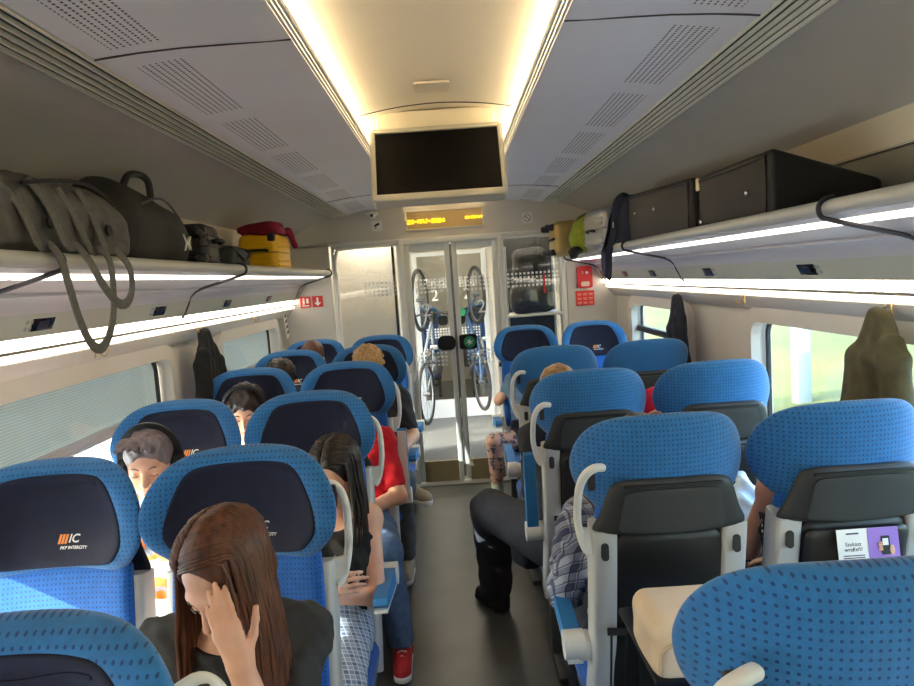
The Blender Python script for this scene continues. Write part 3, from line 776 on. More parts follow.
# ---------------- vestibule luggage shelf and bags behind the right pane
navy = mat_noise('navy_bag', (46, 52, 78), (36, 42, 64), 20, .75, bmp=.1)
dk = mat_noise('charcoal_bag', (44, 44, 46), (34, 34, 36), 25, .75, bmp=.1)
t = thing('luggage_shelf', 'metal luggage shelf with two decks behind the right glass pane', 'shelf', (.74, 6.3, 0))
for z in (.75, 1.385): obj('deck', G().box((0, 0, z), (.5, .45, .025), .008), white_m, t)
for sx in (-.24, .24):
    for sy in (-.2, .2): obj('post', G().cyl((sx, sy, 0), (sx, sy, 2.0), .014), alu, t)
obj('back_panel', G().box((0, .24, 1.05), (.52, .02, 2.1)), dark_m, t, smooth=False)
def soft_bag(name, lab, c, h, m, R=None, handle=True, base=None):
    s = SDF().add(rboxf((0, 0, h[2]), h, min(h)*.55)).disp(wob(.008, 17, 13, 19, c[0]*7))
    g = s.build(.012); t = thing(name, lab, 'bag', c); obj('body', g, m, t)
    z = G(); z.tube([(h[0]*.8*math.cos(a)*1.0, -h[1]*.98, h[2]*1.15+h[2]*.45*math.sin(a)) for a in np.linspace(0, PI, 14)], .006, 6); obj('zip', z, black_m, t)
    if handle: obj('handle', G().ribbon(catmull([(-.07, 0, h[2]*2-.015), (-.05, 0, h[2]*2+.03), (.05, 0, h[2]*2+.03), (.07, 0, h[2]*2-.015)], 5), .025, .006, (0, 1, 0)), black_m, t)
    return t
soft_bag('travel_bag', 'charcoal travel bag on the upper deck behind the right pane', (.73, 6.25, 1.40), (.19, .17, .13), dk)
soft_bag('travel_bag', 'black rucksack stacked on top of the charcoal travel bag behind the right pane', (.74, 6.27, 1.68), (.16, .15, .15), mat_noise('black_bag', (30, 30, 32), (22, 22, 24), 25, .75, bmp=.1))
soft_bag('travel_bag', 'navy holdall on the lower deck behind the right pane', (.73, 6.25, .765), (.2, .18, .16), navy)
# ------------------------------------------------------------ seats
blue_back = mat_dots('seat_blue_fabric', (38, 116, 182), (14, 50, 102), .0130, .20)
blue_front = mat_dots('seat_backrest_fabric', (16, 96, 186), (8, 46, 112), .0120, .20)
cover_m = mat_noise('headrest_cover_fabric', (20, 27, 58), (15, 20, 46), 30, .85, bmp=.08)
shell_m = mat_noise('seat_shell', (44, 47, 50), (40, 43, 46), 40, .5)
lid_m = mat_noise('seat_lid', (56, 60, 63), (52, 56, 59), 40, .48)
tray_m = mat('seat_tray_black', (22, 23, 25), .42)
post_m = mat('seat_post_silver', (190, 192, 193), .42, .12)
handle_m = mat('seat_handle_grey', (216, 218, 216), .45)
arm_m = mat('armrest_blue', (38, 116, 178), .6)
logo_o = mat('logo_orange', (236, 140, 60), .6); logo_w = mat('logo_white', (224, 226, 230), .6)
HEAD = [(0, 1.36), (.085, 1.357), (.148, 1.346), (.196, 1.320), (.229, 1.277), (.245, 1.230), (.247, 1.195), (.236, 1.152), (.208, 1.112), (.176, 1.083), (.14, 1.07), (0, 1.07)]
HEAD = HEAD+[(-x, z) for x, z in HEAD[-2:0:-1]]
COVER = [(0, 1.326), (.105, 1.322), (.138, 1.308), (.162, 1.27), (.185, 1.21), (.190, 1.16), (.174, 1.128), (.145, 1.101), (.07, 1.092), (0, 1.090)]
COVER = COVER+[(-x, z) for x, z in COVER[-2:0:-1]]
def lean(z): return (1.2-z)*.17 if z < 1.2 else (1.2-z)*.10
def hmid(x, z): return .105*(abs(x)/.247)**2.4+lean(z)
def sq(r, p): return max(0, 1-r**p)**.5
def h_front(r, x, z): return sq(r, 5)*(.030+.022*math.exp(-((r-.82)/.16)**2))
def h_back(r, x, z): return sq(r, 4)*.042
def U(a, b): return (a*1.12, b)
M_ = {}
def seat_meshes():
    M = M_
    M['headrest'] = G().pillow(HEAD, (0, 1.215), hmid, h_front, h_back, N=96, J=14, uvf=U).mesh('headrest', blue_back, angle=70)
    hp = sorted((math.atan2(b-1.215, a), math.hypot(a, b-1.215)) for a, b in resample(HEAD, 240))
    ha = np.array([p[0] for p in hp]); hr = np.array([p[1] for p in hp])
    def rr(x, z): return min(.999, math.hypot(x, z-1.215)/float(np.interp(math.atan2(z-1.215, x), ha, hr, period=2*PI)))
    cv = lambda x, z: hmid(x, z)+h_front(rr(x, z), x, z)
    g = G().pillow(COVER, (0, 1.20), cv, lambda r, x, z: sq(r, 8)*.006+.0015, lambda r, x, z: .004, N=80, J=10, uvf=U)
    g.sweep([(x, cv(x, 1.295)+.0075, 1.295-.006*math.cos(x*30)) for x in np.linspace(-.115, .115, 15)], [(-.003, -.003), (.003, -.003), (.003, .003), (-.003, .003)])
    M['headrest_cover'] = g.mesh('headrest_cover', cover_m, angle=70)
    # emblem: orange slanted block with two letters, small line under it
    yy = cv(.035, 1.168)+.0065
    E_ = Matrix.Translation((-.030, yy+.004, 1.160)) @ Matrix.Rotation(PI, 4, 'Z') @ Matrix.Rotation(PI/2, 4, 'X')
    g = G()
    for k in range(3): g.add([tuple(E_ @ Vector(p)) for p in ((-.030+k*.0085, -.012, 0), (-.0235+k*.0085, -.012, 0), (-.0155+k*.0085, .012, 0), (-.022+k*.0085, .012, 0))], [(0, 1, 2, 3)])
    g.v = [(x, cv(x, z)+.0095, z) for x, y, z in g.v]
    M['logo_block'] = g.mesh('logo_block', logo_o, smooth=False)
    g = G().text('IC', .030, E_ @ Matrix.Translation((.012, 0, .0006)), shear=.35, bold=.0006)
    g.text('PKP INTERCITY', .0105, E_ @ Matrix.Translation((.012, -.022, .0006)), shear=.3, bold=.0003)
    g.v = [(x, cv(x, z)+.0098, z) for x, y, z in g.v]
    M['logo_text'] = g.mesh('logo_text', logo_w, smooth=False)
    BACK = [(0, 1.10), (.18, 1.10), (.192, 1.07), (.197, .80), (.197, .52), (.185, .48), (0, .47)]
    BACK = BACK+[(-x, z) for x, z in BACK[-2:0:-1]]
    bmid = lambda x, z: lean(z)+.012+.03*(abs(x)/.2)**3
    M['backrest'] = G().pillow(BACK, (0, .79), bmid, lambda r, x, z: sq(r, 8)*.035, lambda r, x, z: sq(r, 8)*.03, N=80, J=10, uvf=U).mesh('backrest', blue_front, angle=70)
    CUSH = rrect(.43, .50, .06, 5, 0, .395)
    M['seat_cushion'] = G().pillow(CUSH, (0, .395), lambda x, y: .405, lambda r, x, y: sq(r, 7)*(.05+.012*r), lambda r, x, y: sq(r, 9)*.045, mp=lambda a, b, c: (a, b, c), N=64, J=9).mesh('seat_cushion', blue_front, angle=70)
    SH = [(0, 1.192), (.12, 1.190), (.158, 1.178), (.172, 1.15), (.192, 1.09), (.208, 1.06), (.212, 1.042), (.18, 1.034), (0, 1.026)]
    SH = SH+[(-x, z) for x, z in SH[-2:0:-1]]
    smid = lambda x, z: lean(z)-.044+.022*(abs(x)/.22)**3
    M['back_shell'] = G().pillow(SH, (0, 1.10), smid, lambda r, x, z: sq(r, 6)*.012, lambda r, x, z: sq(r, 8)*.020, N=64, J=8).mesh('back_shell', shell_m, angle=50)
    g = G()
    lz = [(0, 1.168), (.10, 1.166), (.128, 1.160), (.136, 1.14), (.146, 1.06), (.146, 1.046), (.12, 1.042), (0, 1.034)]
    lz = lz+[(-x, z) for x, z in lz[-2:0:-1]]
    g.pillow(lz, (0, 1.10), smid, lambda r, x, z: -.005, lambda r, x, z: .0225+.004*sq(r, 10), N=56, J=6)
    M['back_lid'] = g.mesh('back_lid', lid_m, angle=50)
    g = G(); g.sweep([(x, smid(x, 1.172)-.0215, 1.176-.10*x*x) for x in np.linspace(-.13, .13, 11)], [(-.005, -.004), (.005, -.004), (.005, .004), (-.005, .004)])
    M['lid_groove'] = g.mesh('lid_groove', black_m)
    LO = rrect(.31, .62, .03, 4, 0, .715)
    M['lower_shell'] = G().pillow(LO, (0, .715), lambda x, z: lean(z)-.036+.03*(abs(x)/.22)**3, lambda r, x, z: .016, lambda r, x, z: sq(r, 10)*.014, N=60, J=8).mesh('lower_shell', tray_m, angle=50)
    TR = rrect(.285, .22, .02, 4, 0, .90)
    M['seat_tray'] = G().pillow(TR, (0, .90), lambda x, z: lean(z)-.052, lambda r, x, z: .004, lambda r, x, z: sq(r, 14)*.012, N=60, J=6).mesh('seat_tray', mat('tray_dark', (30, 31, 33), .4), angle=50)
    g = G().ribbon([(x, lean(.74)-.062-.012*(1-(x/.18)**2), .74) for x in np.linspace(-.18, .18, 9)], .02, .006, (0, 1, 0))
    for k in range(9): g.ribbon([(-.17+k*.0425, lean(.74)-.07, .735), (-.17+k*.0425, lean(.6)-.062, .60), (-.17+k*.0425, lean(.5)-.05, .50)], .006, .003, (0, 1, 0))
    M['magazine_net'] = g.mesh('magazine_net', black_m)
    for s, nm in ((-1, 'post_a'), (1, 'post_b')):
        g = G(); pth = [(s*.179, lean(z)+dy, z) for z, dy in ((1.05, -.003), (1.0, -.002), (.85, .0), (.7, .004), (.55, .02), (.42, .05), (.33, .08))]
        prof = rrect(.072, .085, .014, 3); g.sweep(pth, prof, (0, 1, 0), scales=[.98, 1, 1.0, 1.02, 1.05, 1.1, 1.1])
        M[nm] = g.mesh('side_post', post_m, angle=40)
        g = G(); g.prism(rrect(.02, .05, .009, 4, s*.181, .985), lean(.985)-.053, lean(.985)-.035); M[nm+'_btn'] = g.mesh('recline_button', mat('button_dark', (40, 42, 44), .4), angle=40)
    g = G()
    for s in (-1, 1):
        g.box((s*.17, .22, .02), (.05, .40, .03), .008); g.box((s*.17, .26, .18), (.045, .09, .32), .012)
    g.box((0, .30, .33), (.40, .40, .05), .012); g.cyl((-.17, .26, .20), (.17, .26, .20), .02)
    M['pedestal'] = g.mesh('pedestal', mat('pedestal_grey', (62, 64, 66), .5), angle=40)
    for s, nm in ((-1, 'handle_a'), (1, 'handle_b')):
        g = G(); pth = [(s*.180, -.026, 1.226), (s*.205, -.046, 1.231), (s*.229, -.046, 1.216), (s*.244, -.036, 1.184), (s*.250, -.022, 1.137), (s*.251, -.006, 1.08), (s*.243, .004, 1.028), (s*.231, .014, .99), (s*.220, .02, .975)]
        g.sweep(catmull(pth, 5), rrect(.021, .024, .009, 3), (0, 1, 0))
        g.prism([(s*.195, 1.04), (s*.250, 1.05), (s*.246, 1.012), (s*.232, .98), (s*.195, .96)], .0, .022)
        M[nm] = g.mesh('grab_handle', handle_m, angle=45)
        g = G(); g.prism(rrect(.020, .062, .006, 3, s*.214, 1.20), -.020, -.004); g.v = [(x, y-.022, z) for x, y, z in g.v]
        M[nm+'_num'] = g.mesh('seat_number_plate', mat('number_plate', (46, 40, 40), .4), angle=40)
        # armrest, hinged at (s*.245, .115, .655); built about its hinge, pointing +y
        g = G(); pts = [(-.02, -.028), (.05, -.03), (.20, -.026), (.32, -.018), (.352, .0), (.345, .022), (.20, .030), (.05, .030), (-.02, .026)]
        g.prism(pts, -.024, .024, lambda a, w, z: (w, a, z)); 
        M['arm_'+nm[-1]] = g.mesh('armrest', arm_m, angle=35)
        g = G(); g.cyl((-.03, 0, 0), (.03, 0, 0), .042, n=20); g.box((-s*.03, .0, -.005), (.05, .07, .07), .014); g.prism([(-.03, -.034), (.34, -.02), (.34, -.030), (.05, -.046), (-.03, -.045)], -.022, .022, lambda a, w, z: (w, a, z))
        M['hinge_'+nm[-1]] = g.mesh('hinge', handle_m, angle=35)
seat_meshes()
def seat(label, x, y, facing_cam, aisle=None, handle=True, arm='down', extra=None):
    """aisle: local side (-1 / +1) that meets the aisle, None for window seats"""
    t = thing('train_seat', label, 'train seat', (x, y, 0), PI if facing_cam else 0, 'blue train seats in rows')
    for k in ('headrest', 'backrest', 'seat_cushion', 'back_shell', 'lower_shell', 'pedestal'): obj(k, M_[k], None, t)
    c = obj('headrest_cover', M_['headrest_cover'], None, t)
    b = obj('logo_block', M_['logo_block'], None, c); obj('logo_text', M_['logo_text'], None, c)
    s_ = [o for o in t.children if o.name.startswith('back_shell')][0]
    obj('back_lid', M_['back_lid'], None, s_); obj('lid_groove', M_['lid_groove'], None, s_)
    l_ = [o for o in t.children if o.name.startswith('lower_shell')][0]
    if not facing_cam: obj('magazine_net', M_['magazine_net'], None, l_); obj('seat_tray', M_['seat_tray'], None, l_)
    for n_ in ('post_a', 'post_b'):
        p = obj('side_post', M_[n_], None, t); obj('recline_button', M_[n_+'_btn'], None, p)
    if aisle:
        h = 'a' if aisle < 0 else 'b'
        if handle: hh = obj('grab_handle', M_['handle_'+h], None, t); obj('seat_number_plate', M_['handle_'+h+'_num'], None, hh)
        a = obj('armrest', M_['arm_'+h], None, t, (aisle*.262, .115, .655)); a.rotation_euler.x = {'down': .12, 'up': 1.62}[arm]
        obj('hinge', M_['hinge_'+h], None, a)
    return t
RX_A, RX_W, LX_A, LX_W = .555, 1.075, -.555, -1.06
RY = [.87, 1.83, 2.75, 3.70]; LY = [.86, 1.77, 2.65, 3.60, 4.50, 5.30]
sR0 = seat('nearest right seat back, only its headrest and handle showing at the lower right', RX_A, RY[0], False, -1)
sRA = seat('right aisle seat back with the cream handbag on its tray', RX_A+.012, RY[1], False, -1)
sRAw = seat('right window seat back with a leaflet tucked in its back panel', RX_W, RY[1], False)
seat('right aisle seat back with its armrest folded up, beside the dark trouser leg', RX_A, RY[2], False, -1, arm='up')
seat('right window seat back in front of the pink shirt', RX_W, RY[2], False)
seat('farthest right aisle seat back turned away, in front of the tattooed leg', RX_A, RY[3], False, -1)
seat('farthest right window seat back turned away, below the navy jacket', RX_W, RY[3], False)
seat('right aisle seat facing the viewer by the sliding doors', RX_A-.005, 5.30, True, 1, handle=False)
seat('right window seat facing the viewer below the red alarm notice', RX_W-.005, 5.30, True)
seat('nearest left aisle seat, only its headrest top showing at the lower left corner', LX_A-.02, LY[0], True, -1)
seat('left aisle seat behind the long-haired woman with her hand on her face', LX_A, LY[1], True, -1)
seat('left window seat with orange and white emblem beside the large window', LX_W+.018, LY[1], True)
seat('left aisle seat behind the woman in a black tank top', LX_A, LY[2], True, -1)
seat('left window seat behind the man with headphones', LX_W, LY[2], True)
seat('left aisle seat behind the person in a red T-shirt', LX_A, LY[3], True, -1, arm='up')
seat('left window seat behind the dark-haired person with a headband', LX_W, LY[3], True)
seat('left aisle seat behind the blond person in a black shirt', LX_A, LY[4], True, -1)
seat('left window seat behind the curly dark-haired person', LX_W, LY[4], True)
seat('last left aisle seat by the glass partition, empty', LX_A, LY[5], True, -1)
seat('last left window seat with only brown hair showing above it', LX_W, LY[5], True)
seat('blue seat of the next coach seen through the left door leaf', -.42, 10.3, True, handle=False)
seat('blue seat of the next coach seen through the right door leaf', .42, 10.3, True, handle=False)
# folded-down tray with the handbag on it (seat back of the right aisle seat)
g = G().box((0, -.235, .845), (.33, .34, .016), .006); g.tube([(-.15, -.03, .82), (-.15, -.2, .838)], .008, 8); g.tube([(.15, -.03, .82), (.15, -.2, .838)], .008, 8)
obj('folding_tray', g, tray_m, sRA)
for o in list(sRA.children_recursive):
    if o.name.startswith('seat_tray'): bpy.data.objects.remove(o)
# leaflet in the window seat back
t = thing('leaflet', 'white and purple leaflet with a phone picture tucked in the right window seat back', 'leaflet', (RX_W+.012, RY[1]-.058, .925), 0)
t.rotation_euler.x = -.17
obj('sheet', G().box((0, 0, .045), (.165, .002, .09)), white_s, t, smooth=False)
g = G().box((.041, -.0015, .045), (.083, .0012, .09)); po = obj('purple_half', g, mat('leaflet_purple', (150, 112, 196), .55), t, smooth=False)
g = G(); g.prism(rrect(.024, .05, .004, 4, .045, .043), -.0035, -.0022, lambda x, y, z: (x, y, z)); po2 = obj('phone_picture', g, black_m, t, smooth=False)
obj('screen_picture', G().box((.045, -.004, .052), (.015, .0008, .018)), white_s, po2, smooth=False)
g = G(); 
for k in range(4): g.tube([(.026, -.003, .030+k*.006), (.036, -.004, .033+k*.006)], .0028, 6)
g.sph((.062, -.003, .030), (.007, .0015, .014), 10); obj('hand_picture', g, mat('print_skin', (222, 170, 140), .6), t)
g = G(); g.text('Szukasz', .014, Matrix.Translation((-.041, -.0016, .050)) @ RX, bold=.0002); g.text('wrażeń?', .014, Matrix.Translation((-.041, -.0016, .036)) @ RX, bold=.0002)
for k in range(2): g.box((-.041, -.0016, .020-k*.006), (.058, .0006, .0025))
g.box((-.041, -.0016, .078), (.034, .0006, .004)); obj('print', g, mat('print_ink', (62, 58, 66), .6), t, smooth=False)
# ------------------------------------------------------------ luggage on the racks and hanging clothes
SH_Z = 1.8705     # top of the rack shelf
def cloth_mat(name, a, b, sc=35, rough=.85, bm=.15): return mat_noise(name, a, b, sc, rough, 5, bm)
grey_f = cloth_mat('grey_canvas', (100, 99, 96), (78, 77, 75), 26, .8, .3)
blk_f = cloth_mat('black_nylon', (36, 36, 35), (26, 26, 26), 26, .7)
strap_m = cloth_mat('grey_webbing', (112, 111, 106), (92, 92, 88), 80)
def Rz(a): return np.array(Matrix.Rotation(a, 3, 'Z'))
# ---- grey holdall with hanging straps
t = thing('holdall', 'large grey canvas holdall with long straps hanging over the left rack rail', 'bag', (-1.16, 1.90, SH_Z))
s = SDF().add(rboxf((0, -.02, .105), (.15, .36, .105), .085), .04).add(ellip((0, .10, .17), (.13, .24, .075)), .08).add(ellip((0, -.25, .15), (.13, .2, .07)), .08)
s.add(ellip((.03, .30, .12), (.12, .10, .10)), .06).disp(wob(.011, 9, 13, 17, 1)).disp(wob(.006, 31, 23, 37, 2)).disp(wob(.003, 71, 53, 67, 5)).cut(half((0, 0, .001), (0, 0, -1)))
obj('body', s.build(.010), grey_f, t)
g = G(); g.tube(catmull([(.155, -.2, .19), (.158, -.05, .215), (.155, .12, .225), (.13, .30, .19), (.11, .36, .14)], 6), .006, 6); obj('zip', g, blk_f, t)
g = G(); g.ribbon(catmull([(.14, -.27, .18), (.165, -.235, .13), (.178, -.20, .04), (.20, -.185, .034), (.216, -.178, .0), (.220, -.165, -.06), (.220, -.135, -.15), (.218, -.09, -.215), (.217, -.045, -.235), (.217, .0, -.215), (.219, .04, -.16), (.220, .06, -.08), (.217, .065, .0), (.20, .055, .034), (.178, .04, .04), (.165, .0, .13), (.145, -.03, .20)], 8), .028, .004, (1, 0, 0), fixed=True); obj('strap', g, strap_m, t)
g = G(); g.ribbon(catmull([(.14, -.15, .21), (.168, -.12, .14), (.182, -.09, .05), (.204, -.07, .036), (.222, -.055, .0), (.226, -.02, -.05), (.226, .03, -.095), (.225, .08, -.12), (.224, .13, -.115), (.224, .165, -.08), (.224, .17, -.03), (.220, .16, .0), (.202, .14, .036), (.180, .12, .05), (.166, .10, .13), (.140, .08, .21)], 8), .028, .004, (1, 0, 0), fixed=True); obj('strap', g, strap_m, t)
g = G()
for y in (-.12, .18): obj('rivet', G().cyl((.165, y, .10), (.172, y, .10), .016, n=16), blk_f, t)
# ---- black rucksack behind it
t = thing('rucksack', 'black rucksack with white bird emblem lying behind the grey holdall', 'bag', (-1.165, 2.56, SH_Z))
s = SDF().add(rboxf((0, 0, .12), (.14, .28, .12), .09), .04).add(ellip((0, -.1, .2), (.11, .2, .11)), .08).add(ellip((.05, .18, .09), (.10, .14, .09)), .06).disp(wob(.010, 11, 13, 15, 4)).cut(half((0, 0, .001), (0, 0, -1)))
obj('body', s.build(.010), blk_f, t)
g = G(); g.tube(catmull([(.03, -.06, .28), (.04, -.02, .335), (.05, .05, .35), (.06, .10, .33), (.06, .11, .27)], 6), .013, 8); obj('handle', g, black_m, t)
g = G(); g.tube(catmull([(.13, -.2, .2), (.14, 0, .25), (.13, .18, .20), (.14, .26, .10)], 6), .005, 6); obj('zip', g, mat('zip_grey', (70, 70, 70), .5), t)
g = G()
for p in ([(0, 0), (.045, .025), (.02, .0), (.04, -.03)], [(0, 0), (-.03, .03), (-.012, -.004), (-.03, -.032)]): g.add([(.158, .17+a, .10+b) for a, b in p], [(0, 1, 2, 3)]); 
g2 = G()
for p in ([(.0, -.005), (.045, .025), (.022, .0), (.036, -.03)], [(.002, -.005), (-.03, .03), (-.014, -.004), (-.026, -.034)]):
    n_ = len(p); vs = [(.150, .17+a, .10+b) for a, b in p]+[(.161, .17+a, .10+b) for a, b in p]
    g2.add(vs, [(3, 2, 1, 0), (4, 5, 6, 7)]+[(i, (i+1) % 4, (i+1) % 4+4, i+4) for i in range(4)])
obj('emblem', g2, white_s, t, smooth=False)
# ---- hard cases
def hard_case(name, lab, c, size, m, ribs='y', rz=0, wheels=None, wheel_side='y-', r=.035, trim_m=None, handle_at=None):
    """size = (x,y,z); c at base"""
    t = thing(name, lab, 'suitcase', c, rz); X, Y, Z = size
    g = G().box((0, 0, Z/2), size, r, seg=4); obj('shell', g, m, t)
    z = G(); z.box((0, 0, Z/2), (X+.004, Y+.004, .008), .003) if ribs != 'front' else None
    if ribs == 'front': z.box((0, 0, Z/2), (.010, Y+.004, Z+.004), .003)
    obj('seam', z, trim_m or black_m, t)
    if ribs in ('x', 'y'):
        q = G()
        for k in range(4):
            zz = Z*(.16+.11*k) if k < 2 else Z*(.52+.11*(k-1)); q.box((0, 0, zz), (X+.007, Y*.86, Z*.045), .004); q.box((0, 0, zz), (X*.8, Y+.007, Z*.045), .004)
        obj('rib', q, m, t)
    return t
def wheels(t, pts, ax, r=.026):
    for p in pts:
        g = G(); a = Vector(ax); p = Vector(p)
        h = G().box(p-Vector((0, 0, 0)), (.045, .045, .05), .012); wo = obj('wheel_housing', h, dark_m, t)
        d = a.orthogonal().normalized()
        q = p+a*.035; g.cyl(q-d*.010, q+d*.010, r, n=18); g.cyl(q-d*.012, q+d*.012, r*.4, n=12); obj('wheel', g, mat('wheel_grey', (70, 70, 72), .4), wo)
t = hard_case('suitcase', 'black suitcase lying on the left rack with its wheels towards the viewer', (-1.17, 3.10, SH_Z), (.28, .24, .20), mat_noise('case_black', (30, 30, 32), (24, 24, 26), 30, .45), rz=.1)
wheels(t, [(.115, -.12, .04), (.115, -.12, .16), (-.10, -.12, .04), (-.10, -.12, .16)], (0, -1, 0))
g = G(); g.tube(catmull([(.145, -.06, .12), (.17, -.05, .125), (.17, .05, .125), (.145, .06, .12)], 6), .009, 8); obj('handle', g, black_m, t)
t = thing('flat_bag', 'flat dark grey bag with cord lying between the black and yellow cases', 'bag', (-1.15, 3.50, SH_Z))
obj('body', SDF().add(rboxf((0, 0, .06), (.13, .13, .06), .04)).disp(wob(.008, 15, 17, 13, 3)).build(.010), cloth_mat('flat_bag_grey', (70, 72, 74), (52, 54, 56)), t)
g = G(); g.tube(catmull([(.10, -.1, .115), (.14, -.08, .07), (.138, .0, .05), (.14, .08, .09), (.08, .09, .115)], 6), .007, 8); obj('cord', g, black_m, t)
yel = mat('case_yellow', (236, 186, 10), .38)
t = hard_case('suitcase', 'small yellow ribbed hard suitcase on the left rack under a maroon cloth', (-1.105, 4.25, SH_Z), (.23, .36, .225), yel, ribs='y', r=.04, trim_m=mat('yellow_seam', (170, 120, 10), .5))
g = G(); g.tube(catmull([(-.06, -.185, .12), (-.05, -.205, .125), (.05, -.205, .125), (.06, -.185, .12)], 6), .008, 8); obj('handle', g, black_m, t)
wheels(t, [(.085, -.165, .20), (.085, .165, .02)], (0, 0, 1), .02)
t = thing('maroon_garment', 'folded maroon cloth lying on top of the yellow suitcase', 'garment', (-1.105, 4.25, SH_Z+.226))
s = SDF().add(rboxf((0, .03, .02), (.12, .20, .022), .018)).add(ellip((.04, -.12, .035), (.09, .08, .035)), .05).add(rcone((.12, .12, .02), (.142, .20, -.06), .02, .012), .03).disp(wob(.008, 23, 19, 27, 5))
obj('cloth', s.build(.008), cloth_mat('maroon_cloth', (150, 18, 54), (110, 12, 40), 30), t)
g = G(); g.ribbon(catmull([(-1.05, 4.46, SH_Z+.10), (-1.03, 4.52, SH_Z+.03), (-1.01, 4.68, SH_Z+.006), (-1.0, 5.0, SH_Z+.006), (-1.0, 5.55, SH_Z+.006)], 8), .018, .004)
solo('loose_strap', g, strap_m if False else black_m, 'thin black strap trailing along the left rack behind the yellow case', 'strap', base=(-1.0, 4.8, SH_Z))
# ---- right rack
case_m = mat_noise('soft_case_black', (22, 21, 21), (17, 16, 16), 60, .6, bmp=.06)
def soft_case(lab, c, size, studs, rz=0, taper=0, back=0):
    t = thing('suitcase', lab, 'suitcase', c, rz); X, Y, Z = size
    g = G().box((0, 0, Z/2), size, .022, seg=4)
    if back: g.v = [(x, y, z*(1-back*max(0, x/X+.35)) ) for x, y, z in g.v]
    if taper: g.v = [(x, y, z*(1+taper*(y/Y))) for x, y, z in g.v]
    obj('body', g, case_m, t)
    p = G(); xx = -X/2-.002
    pth = [(xx, -Y/2+.02, .02), (xx, Y/2-.02, .02), (xx, Y/2-.02, Z*(1+taper*.45)-.02), (xx, -Y/2+.02, Z*(1-taper*.45)-.02)]
    p.tube(pth, .005, 6, closed=True, up=(1, 0, 0)); obj('piping', p, black_m, t)
    s = G()
    for y, z in studs: s.sph((xx, y, z), (.008, .011, .011), 12)
    obj('stud', s, chrome, t)
    return t
t = soft_case('largest black suitcase, nearest on the right rack, standing on its long side', (1.18, 2.43, SH_Z), (.35, .62, .215), [(.27, .04), (-.15, .10)], back=.62)
g = G().box((-.178, .285, .185), (.012, .03, .05), .004); obj('clasp', g, mat('clasp_cream', (206, 196, 164), .4, .4), t)
t = soft_case('black suitcase with two studs, second on the right rack', (1.16, 3.32, SH_Z), (.30, .98, .25), [(.34, .16), (.0, .15)], taper=.18)
t = thing('shoulder_bag', 'navy shoulder bag on the right rack, its strap hanging in a loop', 'bag', (1.18, 4.02, SH_Z))
s = SDF().add(rboxf((0, .0, .14), (.17, .13, .14), .06)).disp(wob(.01, 12, 15, 14, 6)).cut(half((0, 0, .001), (0, 0, -1)))
navy_f = cloth_mat('navy_canvas', (34, 42, 64), (24, 30, 48))
obj('body', s.build(.010), navy_f, t)
g = G(); g.ribbon(catmull([(-.10, -.02, .275), (-.15, -.04, .29), (-.19, -.03, .24), (-.205, -.01, .10), (-.222, 0.0, .02), (-.236, .0, -.03), (-.238, .02, -.12), (-.236, .05, -.165), (-.235, .10, -.175), (-.236, .14, -.14), (-.236, .15, -.03), (-.222, .14, .02), (-.20, .13, .10), (-.18, .10, .20), (-.12, .06, .275)], 8), .045, .004, (1, 0, 0)); so_ = obj('strap', g, navy_f, t)
obj('buckle', G().box((-.208, -.012, .13), (.008, .05, .035), .003), chrome, so_)
sil = mat('case_silver', (150, 153, 158), .32, .6)
t = hard_case('suitcase', 'silver ribbed hard suitcase on the right rack beside the navy strap', (1.12, 4.46, SH_Z), (.36, .40, .265), sil, ribs='y', rz=.12, r=.05, trim_m=mat('silver_seam', (120, 122, 126), .4))
g = G(); g.tube(catmull([(-.185, -.06, .12), (-.205, -.05, .125), (-.205, .05, .125), (-.185, .06, .12)], 6), .009, 8); obj('handle', g, black_m, t)
t = thing('rucksack', 'lime green rucksack bulging over the right rack rail between silver and gold cases', 'bag', (1.08, 4.94, SH_Z))
s = SDF().add(ellip((0, 0, .145), (.20, .18, .15)), .03).add(ellip((-.08, .0, .10), (.12, .16, .09)), .05).add(rboxf((.02, 0, .1), (.18, .17, .10), .08), .05).disp(wob(.009, 14, 17, 15, 7)).cut(half((0, 0, .001), (0, 0, -1)))
obj('body', s.build(.010), cloth_mat('lime_cloth', (150, 162, 44), (120, 134, 30)), t)
g = G(); g.tube(catmull([(-.05, -.12, .27), (-.12, -.06, .26), (-.19, 0, .16), (-.2, .03, .08)], 6), .006, 6); obj('zip', g, mat('zip_olive', (80, 90, 30), .6), t)
s = SDF().add(ellip((-.175, -.10, .02), (.05, .06, .03)), .02).add(ellip((-.20, -.12, -.01), (.03, .04, .03)), .02).add(ellip((-.19, -.02, .015), (.03, .05, .02)), .02)
obj('dark_straps', s.build(.007), blk_f, t)
gold = mat('case_gold', (178, 152, 96), .35, .5)
t = hard_case('suitcase', 'gold hard suitcase with black wheels at the far end of the right rack', (1.05, 5.42, SH_Z), (.46, .34, .265), gold, ribs='front', r=.05)
wheels(t, [(-.235, -.11, .03), (-.235, -.11, .22), (-.235, .11, .03), (-.235, .11, .22)], (-1, 0, 0), .024)
g = G().box((-.233, 0, .13), (.02, .30, .02), .006); obj('bumper_strip', g, black_m, t)
